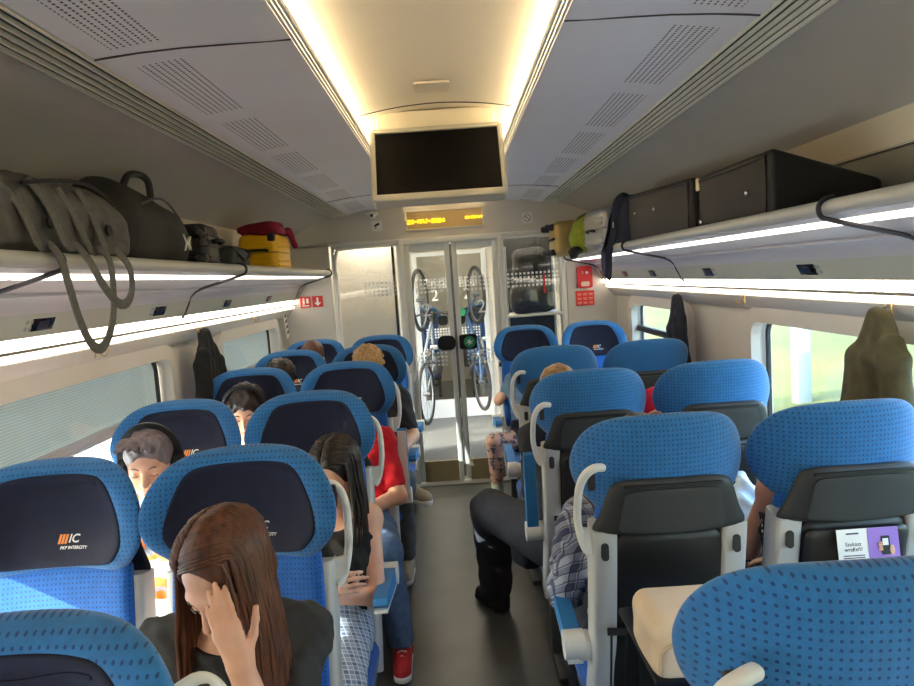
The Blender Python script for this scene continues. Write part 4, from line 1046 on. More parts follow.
# ---- clothes on the hooks
def hanging(lab, sg, y, w, l, m, seed, d=.07, lean_y=0, name='hanging_jacket', sleeve=1):
    x = sg*1.308; z = 1.568
    t = thing(name, lab, 'jacket', (x, y, z-l))
    s = SDF(); rnd = random.Random(seed)
    top = np.array((0, 0, l))
    for k in range(9):
        u = -1+2*k/8; yy = u*w; r0 = .016; r1 = .026+.012*rnd.random()
        s.add(rcone(top+(-sg*.012, u*.02, -.01), (-sg*(.012+.02*rnd.random()), yy*.75+lean_y*.3, l*.62), r0, .030), .02)
        s.add(rcone((-sg*(.012+.02*rnd.random()), yy*.75+lean_y*.3, l*.62), (-sg*(.006+.03*rnd.random()), yy*(1+.1*rnd.random())+lean_y, l*(.02+.12*rnd.random())+r1), .030, r1), .02)
    if sleeve: s.add(rcone((-sg*.03, -w*.6, l*.75), (-sg*.045, -w*.85+lean_y, l*.15), .035, .028), .012)
    s.disp(wob(.004, 40, 60, 17, seed)).cut(half((sg*.024, 0, 0), (sg, 0, 0)))
    obj('cloth', s.build(.007), m, t)
    obj('loop', G().tube(catmull([(sg*.005, -.012, l-.015), (-sg*.002, -.008, l+.012), (-sg*.002, .008, l+.012), (sg*.005, .012, l-.015)], 4), .003, 6), black_m, t)
    return t
hanging('black jacket hanging on the hook between the two left windows', -1, 3.60, .17, .44, cloth_mat('jacket_black', (28, 28, 30), (20, 20, 22), 24), 3, lean_y=.02)
hanging('dark navy jacket hanging beside the far right window', 1, 3.92, .11, .50, cloth_mat('jacket_navy', (28, 34, 50), (20, 25, 38), 24), 5, lean_y=-.06)
hanging('olive jacket hanging over the right edge of the large right window', 1, 2.05, .12, .36, cloth_mat('jacket_olive', (98, 92, 66), (76, 72, 50), 20), 8)
# ---- cream handbag on the folded tray
cream = mat_noise('cream_leather', (226, 208, 184), (216, 196, 170), 12, .5, bmp=.05)
t = thing('handbag', 'cream leather handbag lying on the folded-down tray behind the right aisle seat', 'handbag', (.545, 1.50, .854))
s = SDF().add(rboxf((0, 0, .07), (.155, .105, .07), .04)).disp(wob(.004, 14, 17, 21, 2))
obj('body', s.build(.008), cream, t)
g = G(); g.tube(catmull([(-.14, -.107, .03), (-.13, -.108, .085), (-.06, -.106, .105), (.06, -.106, .105), (.13, -.108, .085), (.14, -.107, .03)], 6), .004, 6); obj('flap_seam', g, mat('cream_seam', (196, 172, 142), .6), t)
g = G(); g.ribbon(catmull([(-.02, -.104, .06), (.0, -.118, .025), (.05, -.125, .008), (.12, -.13, .006)], 6), .022, .004); obj('strap', g, cream, t)
obj('zip_pull', G().box((-.02, -.108, .113), (.03, .006, .008), .002), mat('zip_gold', (150, 130, 90), .4, .6), t)
# ------------------------------------------------------------ people
A = lambda *p: np.array(p, float)
def nz(v): v = np.array(v, float); return v/np.linalg.norm(v)
skin = mat_noise('skin', (226, 178, 152), (214, 160, 136), 14, .5); bsdf(skin).inputs['Subsurface Weight'].default_value = .08; bsdf(skin).inputs['Subsurface Radius'].default_value = (.012, .005, .003)
skin_tan = mat_noise('skin_tan', (210, 156, 124), (196, 140, 110), 14, .5)
def hair_mat(name, a, b, rough=.38):
    m = mat_noise(name, a, b, 24, rough, 4, .25, stretch=(3, 3, .5)); return m
def frame(f, roll=0):
    f = nz(f); u = nz(A(0, 0, 1)-f[2]*f); r = np.cross(f, u)
    if roll: c, s = math.cos(roll), math.sin(roll); r, u = r*c+u*s, u*c-r*s
    return np.stack([r, f, u], 1)
def head_ops(S_, c, R, k=1.0, face=True):
    L = lambda x, y, z: c+R@(A(x, y, z)*k)
    E_ = lambda p, r, kk: S_.add(ellip(L(*p), A(*r)*k, R), kk)
    E_((0, -.012, .03), (.074, .094, .083), .02); E_((0, .025, -.035), (.058, .062, .082), .03)
    E_((0, .062, -.102), (.024, .02, .017), .025); E_((0, .0, -.07), (.052, .06, .05), .03)
    for s in (-1, 1):
        E_((s*.036, .058, -.035), (.024, .02, .022), .025)
        E_((s*.076, -.012, -.015), (.009, .022, .031), .008)
    E_((0, .074, .014), (.050, .014, .011), .02)
    if face:
        for s in (-1, 1): S_.sub(ellip(L(s*.031, .094, -.008), A(.017, .015, .010)*k, R), .012)
        for s in (-1, 1): S_.add(ellip(L(s*.031, .078, -.009), A(.013, .012, .009)*k, R), .004)
        S_.add(rcone(L(0, .088, -.002), L(0, .110, -.040), .007*k, .0105*k), .010)
        for s in (-1, 1): E_((s*.011, .098, -.045), (.008, .010, .007), .006)
        E_((0, .086, -.072), (.022, .012, .0065), .006); E_((0, .085, -.083), (.018, .012, .007), .006)
        S_.sub(ellip(L(0, .099, -.0775), A(.02, .006, .0016)*k, R), .003)
def hand_ops(S_, w, d, n, t, curl=.35, thumb=(.75, .55, -.3), k=1.0, spread=.03, wid=1.0):
    d = nz(d); n = nz(n-(n@d)*d); t = nz(t-(t@d)*d-(t@n)*n)
    P = lambda a, b, c: w+d*a*k+t*b*k+n*c*k
    for (ky, kx, L1, L2, L3, r) in ((.088, .030, .042, .026, .020, .0088), (.094, .010, .047, .030, .022, .0090), (.090, -.010, .043, .028, .021, .0086), (.080, -.028, .034, .021, .018, .0076)):
        kx *= wid
        kn = P(ky, kx, .002); S_.add(rcone(P(.005, kx*.55, 0), kn, .0135*k, .0112*k), .012)
        a = curl; p = kn; sp = spread*kx/.03
        for j, L_ in enumerate((L1, L2, L3)):
            a2 = a*(1.0+.55*j)
            q = p+(d*math.cos(a2)-n*math.sin(a2)+t*sp)*L_*k
            S_.add(rcone(p, q, r*k*(1-.09*j), r*k*(.94-.1*j)), .0045); p = q
    b = P(.018, .022, -.006); S_.add(rcone(P(.0, .010, 0), b, .016*k, .015*k), .012)
    td = nz(t*thumb[0]+d*thumb[1]+n*thumb[2])
    for j, (L_, r) in enumerate(((.042, .0125), (.032, .0105), (.026, .009))):
        q = b+td*L_*k; S_.add(rcone(b, q, r*k, r*k*.88), .006); b = q; td = nz(td*.92+d*.28)
def seated(x, y, f, k=1.0, w=.175):
    """default joints of a person on a seat whose headrest stands at y; f=+1 looks along +y"""
    o = lambda dx, dy, z: A(x+dx*f, y+dy*f, z)
    J = dict(pel=o(0, .30, .54), chest=o(0, .235, .90*k), neck=o(0, .225, 1.055*k), head=o(0, .245, 1.185*k), fdir=A(0, f, -.15), roll=0)
    for s, q in ((1, 'R'), (-1, 'L')):
        J['sh'+q] = o(s*w, .225, .985*k); J['el'+q] = o(s*(w+.045), .33, .735); J['wr'+q] = o(s*.09, .53, .665); J['hd'+q] = A(-s*f*.5, f*.8, -.1)
        J['hn'+q] = A(0, .1*f, 1); J['th'+q] = A(-s*f*1., 0, .1)
        J['hip'+q] = o(s*.085, .32, .53); J['kn'+q] = o(s*.12, .74, .545); J['an'+q] = o(s*.12, .80, .09); J['to'+q] = A(0, f, 0)
    return J
def torso_ops(S_, J, inf=0, fem=False, hips=True, neck=True, bust=0):
    sx = nz(J['shR']-J['shL']); b = .0 if fem else .006
    for s in (-1, 1):
        S_.add(rcone(J['pel']+sx*s*.06+A(0, 0, .03), J['chest']*.62+J['pel']*.38+sx*s*.045, .105+inf, .092+b+inf), .05)
        S_.add(rcone(J['chest']*.62+J['pel']*.38+sx*s*.045, J['chest']+sx*s*.065, .092+b+inf, .098+b+inf), .05)
        q = 'R' if s > 0 else 'L'
        S_.add(rcone(J['neck']+A(0, 0, -.045)+sx*s*.03, J['sh'+q], .052+inf, .052+b+inf), .04)
        S_.add(rcone(J['chest']+sx*s*.07, J['sh'+q]-sx*s*.03, .085+inf, .05+inf), .05)
        if bust:
            fw = nz(np.cross(A(0, 0, 1), sx)); S_.add(ellip(J['chest']+sx*s*.065+fw*.075+A(0, 0, -.02), A(.062, .06, .06)+inf), .04)
    if neck: S_.add(rcone(J['neck']+A(0, 0, -.04), J['head']+nz(J['neck']-J['head'])*.045, .056+inf, .050+inf), .03)
def lerp(a, b, t): return a+(b-a)*t
def limb(S_, a, b, c, r, upto=2.0, inf=0, k=.02):
    """two-segment limb a-b-c; r=(ra,rb,rb2,rc); cover only up to 'upto' (1 = middle joint, 2 = end)"""
    t = min(1, upto); S_.add(rcone(a, lerp(a, b, t), r[0]+inf, lerp(r[0], r[1], t)+inf), k)
    if upto > 1: t = upto-1; S_.add(rcone(b, lerp(b, c, t), r[2]+inf, lerp(r[2], r[3], t)+inf), k)
ARM = (.047, .039, .039, .027); LEG = (.078, .056, .056, .038)
def person(label, J, base, fem=True, vox=.008, sk=None, shirt=None, trousers=None, shoes=None, arms='LR', legs='LR', curl=.4, thumb=(.75, .55, -.3), bust=0, k=1.0, feet='LR', extra=None, face=True):
    sk = sk or skin; R = frame(J['fdir'], J.get('roll', 0)); ar = tuple(x*(.9 if fem else 1.06) for x in ARM); lr = tuple(x*(1 if fem else 1.0) for x in LEG)
    s = SDF(); torso_ops(s, J, 0, fem, bust=bust); head_ops(s, J['head'], R, .97 if fem else 1.0, face)
    for q in 'LR':
        limb(s, J['sh'+q], J['el'+q], J['wr'+q], ar)
        hand_ops(s, J['wr'+q], J['hd'+q], J['hn'+q], J['th'+q], J.get('curl'+q, curl), J.get('thumb'+q, thumb), .95*J.get('hk', 1) if fem else 1.04, wid=J.get('wid', 1))
        s.add(rcone(J['pel']+A(0, 0, .0), J['hip'+q], .10, .085), .04); limb(s, J['hip'+q], J['kn'+q], J['an'+q], lr)
        s.add(rcone(J['an'+q]+A(0, 0, -.03), J['an'+q]+J['to'+q]*.13+A(0, 0, -.052), .034, .024), .03)
    g = s.build(vox)
    base = tuple(base)
    p = obj('person', g, sk, shift=base, angle=180); p.location = base; tag(p, label, 'person')
    def child(nm, S_, m, v=None, par=None):
        o = obj(nm, S_.build(v or vox) if isinstance(S_, SDF) else S_, m, par or p, shift=base, angle=180); return o
    out = dict(p=p, R=R, child=child)
    if shirt:
        m, up, amp = shirt['m'], shirt.get('up', .5), shirt.get('amp', .004)
        t = SDF(); torso_ops(t, J, .012, fem, neck=False, bust=bust)
        if up > 0:
            for q in 'LR': limb(t, J['sh'+q], J['el'+q], J['wr'+q], ar, up, shirt.get('inf', .013))
        t.disp(wob(amp, 38, 31, 43, 1)); t.disp(wob(amp*.6, 90, 80, 70, 2))
        nk = J['neck']+A(0, 0, -.0); t.sub(ellip(nk+R@A(0, .05, 0)+A(0, 0, .02), A(.062, .062, .05)), .012)
        if shirt.get('tank'):
            fw = nz(np.cross(A(0, 0, 1), nz(J['shR']-J['shL'])))
            for q, sg in (('R', 1), ('L', -1)): t.sub(ellip(J['sh'+q]+nz(J['sh'+q]-J['chest'])*.045, A(.075, .10, .10)), .01)
            t.sub(ellip(J['neck']+fw*.05+A(0, 0, -.01), A(.075, .08, .075)), .01)
        out['shirt'] = child('shirt', t, m)
    if trousers:
        m, lo = trousers['m'], trousers.get('lo', 1.92)
        t = SDF(); sx = nz(J['shR']-J['shL'])
        for sgn in (-1, 1): t.add(rcone(J['pel']+sx*sgn*.06+A(0, 0, .03), J['pel']+sx*sgn*.06+A(0, 0, .09), .118, .110), .05)
        for q in legs:
            t.add(rcone(J['pel'], J['hip'+q], .112, .10), .04); limb(t, J['hip'+q], J['kn'+q], J['an'+q], tuple(x+trousers.get('loose', .0) for x in lr), lo, .012)
        t.disp(wob(.004, 33, 28, 36, 3))
        out['trousers'] = child('trousers', t, m)
    if shoes:
        for q in feet:
            an, to = J['an'+q], nz(J['to'+q]); sd = np.cross(to, A(0, 0, 1)); up = nz(np.cross(sd, to)) if abs(to[2]) < .9 else A(0, 0, 1)
            RR = np.stack([np.cross(to, up), to, up], 1); B = lambda a, c, b=0: an+RR@A(b, a, c)
            t = SDF().add(rcone(B(-.03, -.01), B(-.035, -.05), .045, .042), .02).add(rcone(B(-.03, -.05), B(.14, -.062), .040, .034), .03).add(rcone(B(.04, -.03), B(.12, -.055), .038, .033), .03)
            t.cut(half(B(0, -.078), -up))
            o = child('shoe', t, shoes['m'], .007)
            t2 = SDF().add(rcone(B(-.035, -.078), B(.14, -.078), .046, .040), .02).cut(half(B(0, -.064), up)).cut(half(B(0, -.094), -up))
            child('sole', t2, shoes.get('sole', white_s), .007, o)
            if shoes.get('lace'):
                g2 = G()
                for i in range(4): g2.tube([tuple(B(.045+.022*i, .008-.012*i, -.022)), tuple(B(.05+.022*i, .016-.012*i, 0)), tuple(B(.045+.022*i, .008-.012*i, .022))], .003, 6)
                child('laces', g2, shoes['lace'], None, o)
    return out
def short_hair(P, J, m, back=.0, vol=1.0, k=.97, fringe=0, v=.007, lumps=0):
    R, c = P['R'], J['head']; L = lambda *p: c+R@A(*p)
    s = SDF().add(ellip(L(0, -.016, .036), A(.083, .104, .090)*vol, R), .01).add(ellip(L(0, -.055, -.02), A(.074, .060, .075), R), .03)
    s.sub(ellip(L(0, .105, -.045), A(.066, .075, .098), R), .02); s.sub(ellip(L(0, .05, -.13), A(.1, .1, .07), R), .02)
    if lumps:
        rd = random.Random(lumps)
        for i in range(90):
            d = nz((rd.gauss(0, 1), rd.gauss(-.4, 1), rd.gauss(.5, .8))); q = L(*(A(0, -.016, .03)+d*A(.088, .105, .092)))
            if (R.T@(q-c))[1] > .045 and (R.T@(q-c))[2] < .05: continue
            s.add(ellip(q, A(.017, .017, .017)), .006)
    if fringe:
        for i in range(7): x = -.06+.02*i; s.add(rcone(L(x, .055, .10), L(x*1.05+fringe*.03,   .090, .082-.034*max(0, .5-i/6)-.004*math.cos(i*2)), .015, .006), .012)
    s.disp(wob(.0025, 120, 120, 60, 1))
    return P['child']('hair', s, m, v)
def strand_hair(P, J, m, part_x=0.0, n=90, drop=.34, seed=1, outw=.012, front=.06, base=None, r=.0062, wave=.006, spread=1.0, vol=1.0, stop=None):
    """long straight hair parted on top, falling down both sides"""
    R, c = P['R'], J['head']; rd = random.Random(seed); g = G()
    L = lambda p: c+R@np.array(p)
    rx, ry, rz = .083*vol, .104*vol, .092*vol
    cap = SDF().add(ellip(L((0, -.014, .034)), A(.080, .101, .088)*vol, R), .01).add(ellip(L((0, -.05, -.03)), A(.066, .048, .075), R), .03)
    cap.sub(ellip(L((0, .118, .010)), A(.072, .086, .100), R), .010).sub(ellip(L((0, .108, -.045)), A(.062, .075, .105), R), .02).sub(ellip(L((0, .06, -.14)), A(.1, .1, .075), R), .02).sub(rcone(L((part_x, .085, .085)), L((part_x, -.03, .128)), .006, .004), .006)
    h = P['child']('hair', cap, m, .006)
    down = A(0, 0, -1.); ax = A(rx, ry, rz)*1.0; cen = A(0, -.014, .034); dl = R.T@down
    for side in (-1, 1):
        for i in range(n):
            t = (i+rd.random())/n; y0 = .066-.180*t             # along the parting, from forehead to crown
            lay = 1.0+.07*rd.random()
            x0 = part_x+side*.003; e = 1-(x0/rx)**2-((y0-cen[1])/ry)**2
            q = A(x0-cen[0], y0-cen[1], rz*math.sqrt(max(e, .02)))*lay; pts = [L(cen+q)]
            want = .062+.016*rd.random()
            for j in range(34):
                nrm = nz(q/(ax*ax)); lat = 1.0 if abs(q[0]) < want else .15
                d = A(side*lat*1.1, -1.0*lat if q[1] > -.02 else -.15, 0)+dl*(.35+.65*(1-lat))
                d = d-nrm*(d@nrm); d = nz(d); q = q+d*.011
                q = q*(lay/math.sqrt(((q/ax)**2).sum()))
                if j % 3 == 2: pts.append(L(cen+q))
                if nrm@dl > .02 and abs(q[0]) > want*.8: break
            p = L(cen+q); dd = drop*(.72+.36*rd.random()); dr = R@A(side*1., -.25, 0); dr[2] = 0; ph = rd.random()*6; m0 = len(pts)
            for j in range(1, 10):
                u = j/9
                qq = p+down*dd*u+dr*(outw*math.sin(min(u*2.2, 1.7)))*(.5+rd.random()*.1+lay*2-1.9)+A(math.sin(ph+u*5)*wave, math.cos(ph+u*4)*wave, 0)*u
                if stop is not None: qq = stop(qq)
                pts.append(qq)
            k_ = len(pts); g.tube([tuple(x) for x in pts], r, 5, scales=[.55]+[1]*(k_-4)+[.85, .6, .25])
    P['child']('hair_strands', g, m, None, h)
    return h
def brows(P, J, m, k=.97):
    R, c = P['R'], J['head']
    for s in (-1, 1):
        g = G(); L = lambda *p: tuple(c+R@(A(*p)*k))
        g.tube([L(s*.014, .0885, .010), L(s*.03, .0875, .016), L(s*.048, .076, .011)], .0032, 6, scales=[.8, 1, .5]); P['child']('eyebrow', g, m)
        g = G(); g.tube([L(s*.019, .0895, -.011), L(s*.031, .0925, -.0145), L(s*.044, .0865, -.011)], .0018, 6); P['child']('eyelash', g, m)
    g = G(); g.sph((0, 0, 0), 1, 14); Lp = lambda x, y, z: tuple(c+R@(A(x*.0205, .0885+y*.009-abs(x)*.006, -.0785+z*.0085)*k)); g.v = [Lp(*p) for p in g.v]
    P['child']('lips', g, mat('lips', (190, 112, 104), .45))
def plaid(name, base, l1, l2, sc=28):
    m = mat(name, base, .85); o = tex_coord(m); sx = nd(m, 'ShaderNodeSeparateXYZ'); lk(m, o, sx.inputs[0])
    u = math_n(m, 'ADD', sx.outputs[0], math_n(m, 'MULTIPLY', sx.outputs[1], .35)); v = math_n(m, 'ADD', sx.outputs[2], math_n(m, 'MULTIPLY', sx.outputs[1], .8))
    a = math_n(m, 'LESS_THAN', math_n(m, 'FRACT', math_n(m, 'MULTIPLY', u, sc)), .42); b = math_n(m, 'LESS_THAN', math_n(m, 'FRACT', math_n(m, 'MULTIPLY', v, sc)), .42)
    a2 = math_n(m, 'LESS_THAN', math_n(m, 'FRACT', math_n(m, 'MULTIPLY', u, sc*2)), .14); b2 = math_n(m, 'LESS_THAN', math_n(m, 'FRACT', math_n(m, 'MULTIPLY', v, sc*2)), .14)
    c = mixc(m, math_n(m, 'MULTIPLY', math_n(m, 'ADD', a, b), .5), base, l1); c = mixc(m, math_n(m, 'MULTIPLY', math_n(m, 'MAXIMUM', a2, b2), .8), c, l2)
    lk(m, c, bsdf(m).inputs['Base Color']); return m
tee_black = cloth_mat('tee_black', (52, 52, 55), (42, 42, 46), 30, .9, .1)
jean = cloth_mat('denim', (92, 120, 156), (70, 96, 132), 40, .85, .1)
dark_tr = cloth_mat('dark_trousers', (40, 44, 56), (30, 33, 43), 30, .85, .1)
grey_tr = cloth_mat('grey_trousers', (92, 96, 98), (74, 78, 80), 30)
brown_h = hair_mat('hair_brown', (108, 62, 38), (58, 32, 20)); dark_h = hair_mat('hair_dark', (46, 33, 27), (24, 17, 14)); blond_h = hair_mat('hair_blond', (196, 158, 104), (150, 112, 68)); greyh = hair_mat('hair_grey', (132, 118, 122), (92, 80, 84))
SHOE_B = dict(m=black_m, sole=black_m)
# --- 1 woman with her hand on her face
J = seated(LX_A+.02, LY[1], -1)
J.update(pel=A(-.545, 1.40, .54), chest=A(-.525, 1.47, .88), neck=A(-.515, 1.455, 1.055), head=A(-.487, 1.372, 1.190), fdir=A(-.35, -.75, -.55), roll=-.05,
         shL=A(-.37, 1.49, .985), shR=A(-.68, 1.465, .985), elL=A(-.375, 1.235, .835), hk=.88, wid=.80, wrL=A(-.425, 1.222, 1.066), hdL=A(-.40, .26, 1), hnL=A(.18, -.95, .30), thL=A(1, .15, .25), curlL=.16, thumbL=(.62, .80, -.25),
         elR=A(-.72, 1.32, .74), wrR=A(-.58, 1.14, .69), hdR=A(.6, -.6, 0), thR=A(0, -.2, .6))
P = person('long-haired woman in a dark T-shirt holding her hand to her bowed face', J, (-.545, 1.35, .46), True, .005, shirt=dict(m=tee_black, up=.62), trousers=dict(m=dark_tr), shoes=SHOE_B, bust=1)
brows(P, J, dark_h)
def keep(q):
    q = q.copy(); dz = 1.02-q[2]
    if dz > 0: q[1] = min(q[1], 1.46) if q[0] > -.36 else q[1]-.10*min(dz, .3)
    return q
strand_hair(P, J, brown_h, part_x=.012, n=240, drop=.36, seed=5, outw=.03, front=.06, r=.0052, stop=keep)
# --- 2 man with headphones by the window
hiviz = mat('hi_vis_vest', (240, 120, 40), .7); _o = tex_coord(hiviz); _s = nd(hiviz, 'ShaderNodeSeparateXYZ'); lk(hiviz, _o, _s.inputs[0])
_n = noise(hiviz, 9, 3); _w = math_n(hiviz, 'FRACT', math_n(hiviz, 'ADD', math_n(hiviz, 'MULTIPLY', _s.outputs[2], 7), math_n(hiviz, 'MULTIPLY', _n, 1.1)))
_c = mixc(hiviz, math_n(hiviz, 'LESS_THAN', _w, .42), (238, 112, 36), (240, 238, 228)); _c = mixc(hiviz, math_n(hiviz, 'LESS_THAN', math_n(hiviz, 'ABSOLUTE', math_n(hiviz, 'SUBTRACT', _w, .65)), .08), _c, (120, 124, 136)); lk(hiviz, _c, bsdf(hiviz).inputs['Base Color'])
J = seated(LX_W, LY[2], -1, w=.19)
J.update(head=A(-1.075, 2.36, 1.19), neck=A(-1.06, 2.44, 1.05), fdir=A(.14, -.9, -.12), elR=A(-1.29, 2.34, .74), elL=A(-.85, 2.32, .73), wrL=A(-.96, 2.12, .70), wrR=A(-1.13, 2.12, .70))
P = person('grey-haired man with black headphones in an orange and white vest', J, (LX_W, 2.35, .46), False, .008, shirt=dict(m=hiviz, up=1.8), trousers=dict(m=dark_tr), shoes=SHOE_B)
brows(P, J, greyh, 1.0); short_hair(P, J, greyh, fringe=.6, v=.006)
s = SDF().add(ellip(J['neck']+A(.0, -.02, .02), A(.085, .085, .04)), .02).disp(wob(.004, 50, 50, 60, 3)); P['child']('scarf', s, cloth_mat('turquoise_scarf', (150, 216, 224), (110, 196, 212), 30))
def headphones(lab, J, m, k=1.0):
    R, c = frame(J['fdir']), J['head']; L = lambda *p: tuple(c+R@A(*p)); t = thing('headphones', lab, 'headphones', tuple(c))
    sh = lambda g: (setattr(g, 'v', [tuple(np.array(p)-c) for p in g.v]), g)[1]
    g = G(); g.ribbon([L(.094*math.sin(a)*k, -.01, .018+.112*math.cos(a)*k) for a in np.linspace(-1.65, 1.65, 25)], .03, .012, tuple(R@A(0, 1, 0))); obj('headband', sh(g), m, t)
    for s in (-1, 1):
        g = G(); g.cyl(L(s*.078, -.01, -.012), L(s*.106, -.01, -.012), .040, .034, n=24); o = obj('ear_cup', sh(g), m, t)
        g = G(); g.tube([L(s*.082, -.01+.034*math.cos(a), -.012+.034*math.sin(a)) for a in np.linspace(0, 2*PI, 21)[:-1]], .010, 8, closed=True, up=tuple(R@A(1, 0, 0))); obj('ear_pad', sh(g), black_m, o)
    return t
headphones('black over-ear headphones worn by the grey-haired man at the left window', J, mat('headphone_black', (22, 22, 24), .4))
# --- 3 woman in tank top
plaid_b = plaid('plaid_skirt', (150, 166, 188), (92, 108, 142), (224, 230, 236))
J = seated(LX_A+.02, LY[2], -1)
J.update(pel=A(-.54, 2.33, .535), chest=A(-.50, 2.42, .80), neck=A(-.465, 2.44, .975), head=A(-.44, 2.40, 1.10), fdir=A(-.22, -.80, -.52),
         shL=A(-.345, 2.45, .905), shR=A(-.63, 2.43, .905), elL=A(-.325, 2.33, .665), wrL=A(-.475, 2.20, .735), hdL=A(-.9, -.15, .2), hnL=A(.1, -.8, .5), thL=A(-.3, 0, 1),
         elR=A(-.69, 2.30, .68), wrR=A(-.50, 2.185, .765), hdR=A(.8, .05, .12), hnR=A(0, -.8, .5), thR=A(0, 0, 1), knL=A(-.40, 1.93, .56), knR=A(-.60, 1.92, .56), anL=A(-.40, 1.92, .09), anR=A(-.60, 1.90, .09))
P = person('dark-haired woman in a black tank top with folded arms and checked lap', J, (-.55, 2.3, .46), True, .006, sk=skin, shirt=dict(m=mat_noise('tank_black', (26, 26, 28), (20, 20, 22), 30, .9), up=0, tank=1), trousers=dict(m=plaid_b, lo=1.15, loose=.012), shoes=SHOE_B, bust=1)
brows(P, J, dark_h); strand_hair(P, J, dark_h, part_x=.008, n=100, drop=.26, seed=8, outw=.012, front=.03)
# --- 4 dark-haired person with headband by the window
J = seated(LX_W, LY[3], -1); J.update(head=A(-1.045, 3.37, 1.175), neck=A(-1.05, 3.42, 1.03), fdir=A(.12, -.9, -.25))
P = person('dark-haired person with a black headband at the left window, face half hidden', J, (LX_W, 3.3, .46), True, .009, shirt=dict(m=grey_tr, up=1.7), trousers=dict(m=dark_tr), shoes=SHOE_B)
brows(P, J, dark_h); short_hair(P, J, dark_h, vol=1.04, lumps=3)
R_h, c_h = P['R'], J['head']; g = G(); g.ribbon([tuple(c_h+R_h@A(.094*math.sin(a), .022, .036+.100*math.cos(a))) for a in np.linspace(-1.5, 1.5, 21)], .026, .008, tuple(R_h@A(0, 1, 0))); P['child']('headband', g, black_m)
# --- 5 person in the red T-shirt
red_t = cloth_mat('tee_red', (206, 24, 44), (186, 16, 36), 30, .9, .1)
J = seated(LX_A+.01, LY[3], -1, w=.175)
J.update(chest=A(-.535, 3.38, .87), head=A(-.53, 3.34, 1.09), neck=A(-.53, 3.38, .98), shL=A(-.385, 3.40, .975), shR=A(-.70, 3.40, .975), elL=A(-.315, 3.29, .715), wrL=A(-.455, 3.10, .715), hdL=A(-.7, -.4, 0),
         hipL=A(-.44, 3.30, .535), knL=A(-.36, 2.98, .56), anL=A(-.325, 3.03, .10), toL=nz((.05, -1, 0)), knR=A(-.60, 2.90, .55), anR=A(-.6, 2.95, .09))
P = person('person in a red T-shirt and blue jeans whose head is hidden by a headrest', J, (-.545, 3.3, .46), False, .008, shirt=dict(m=red_t, up=.72), trousers=dict(m=jean, lo=1.93, loose=.008), shoes=dict(m=mat_noise('shoe_red', (196, 34, 38), (150, 20, 26), 60, .6), sole=white_s, lace=white_s), face=False)
short_hair(P, J, dark_h, v=.009)
# --- 6 blond person in black
J = seated(LX_A+.02, LY[4], -1, w=.18)
J.update(head=A(-.535, 4.26, 1.245), neck=A(-.53, 4.31, 1.09), chest=A(-.53, 4.29, .90), fdir=A(.05, -.8, -.6), shL=A(-.36, 4.30, 1.03), shR=A(-.70, 4.30, 1.03), elL=A(-.29, 4.22, .80), wrL=A(-.37, 4.0, .74), hdL=A(-.6, -.6, 0),
         hipL=A(-.45, 4.2, .55), knL=A(-.35, 3.93, .60), anL=A(-.36, 3.95, .12), hipR=A(-.62, 4.18, .55), knR=A(-.66, 3.84, .64), anR=A(-.335, 3.98, .565), toR=nz((.8, -.35, -.12)))
P = person('blond person in a black shirt with one beige shoe stretched over the knee', J, (-.535, 4.2, .46), False, .008, shirt=dict(m=tee_black, up=.72), trousers=dict(m=grey_tr, lo=1.92, loose=.006), shoes=dict(m=mat_noise('shoe_beige', (172, 162, 142), (150, 140, 120), 40, .8), sole=white_s), face=False)
short_hair(P, J, blond_h, vol=1.03, fringe=.6, lumps=6)
# --- 7 curly, 8 brown hair
J = seated(LX_W, LY[4], -1); J.update(head=A(-1.09, 4.27, 1.195), fdir=A(.2, -.9, -.45))
P = person('curly dark-haired person low in a left window seat', J, (LX_W, 4.2, .46), True, .010, shirt=dict(m=dark_tr, up=1.7), trousers=dict(m=dark_tr), shoes=SHOE_B, face=False)
short_hair(P, J, dark_h, vol=1.1, lumps=11)
J = seated(LX_W+.02, LY[5], -1); J.update(head=A(-1.045, 5.07, 1.24), fdir=A(.1, -.9, -.4))
P = person('person in the last left window seat, only brown hair visible', J, (LX_W+.02, 5.0, .46), True, .010, shirt=dict(m=grey_tr, up=1.7), trousers=dict(m=dark_tr), shoes=SHOE_B, face=False)
short_hair(P, J, brown_h, vol=1.04)
# --- 9 plaid shirt on the right aisle seat
plaid_s = plaid('plaid_shirt', (150, 156, 178), (48, 56, 92), (34, 38, 56), 20)
J = seated(RX_A, RY[1], 1, w=.185)
J.update(shL=A(.37, 2.08, .975), elL=A(.325, 2.20, .70), wrL=A(.43, 2.42, .69))
P = person('person in a checked shirt seen beside the grab handle of the right aisle seat', J, (RX_A, 2.15, .46), False, .009, shirt=dict(m=plaid_s, up=1.85, inf=.02, amp=.006), trousers=dict(m=dark_tr), shoes=SHOE_B, face=False)
short_hair(P, J, dark_h, v=.01)
# --- 10 dark trousers leg in the aisle, hair above the headrest
J = seated(RX_A-.03, RY[2], 1, w=.18)
J.update(head=A(.45, 2.95, 1.235), neck=A(.48, 2.97, 1.09), chest=A(.50, 2.98, .92), pel=A(.48, 3.02, .54), shL=A(.33, 2.97, 1.03), shR=A(.66, 2.97, 1.03), hipL=A(.38, 3.06, .54), knL=A(.135, 3.43, .565), anL=A(.145, 3.50, .105), toL=nz((-.55, .8, 0)), elL=A(.33, 3.1, .76), wrL=A(.44, 3.28, .70), knR=A(.60, 3.46, .56), anR=A(.60, 3.50, .09))
P = person('person in dark trousers with one knee and black shoe out in the aisle', J, (.48, 3.05, .46), False, .008, shirt=dict(m=dark_tr, up=1.8), trousers=dict(m=dark_tr, lo=1.93, loose=.034), shoes=dict(m=mat_noise('shoe_black', (30, 30, 32), (20, 20, 22), 40, .6), sole=black_m), face=False)
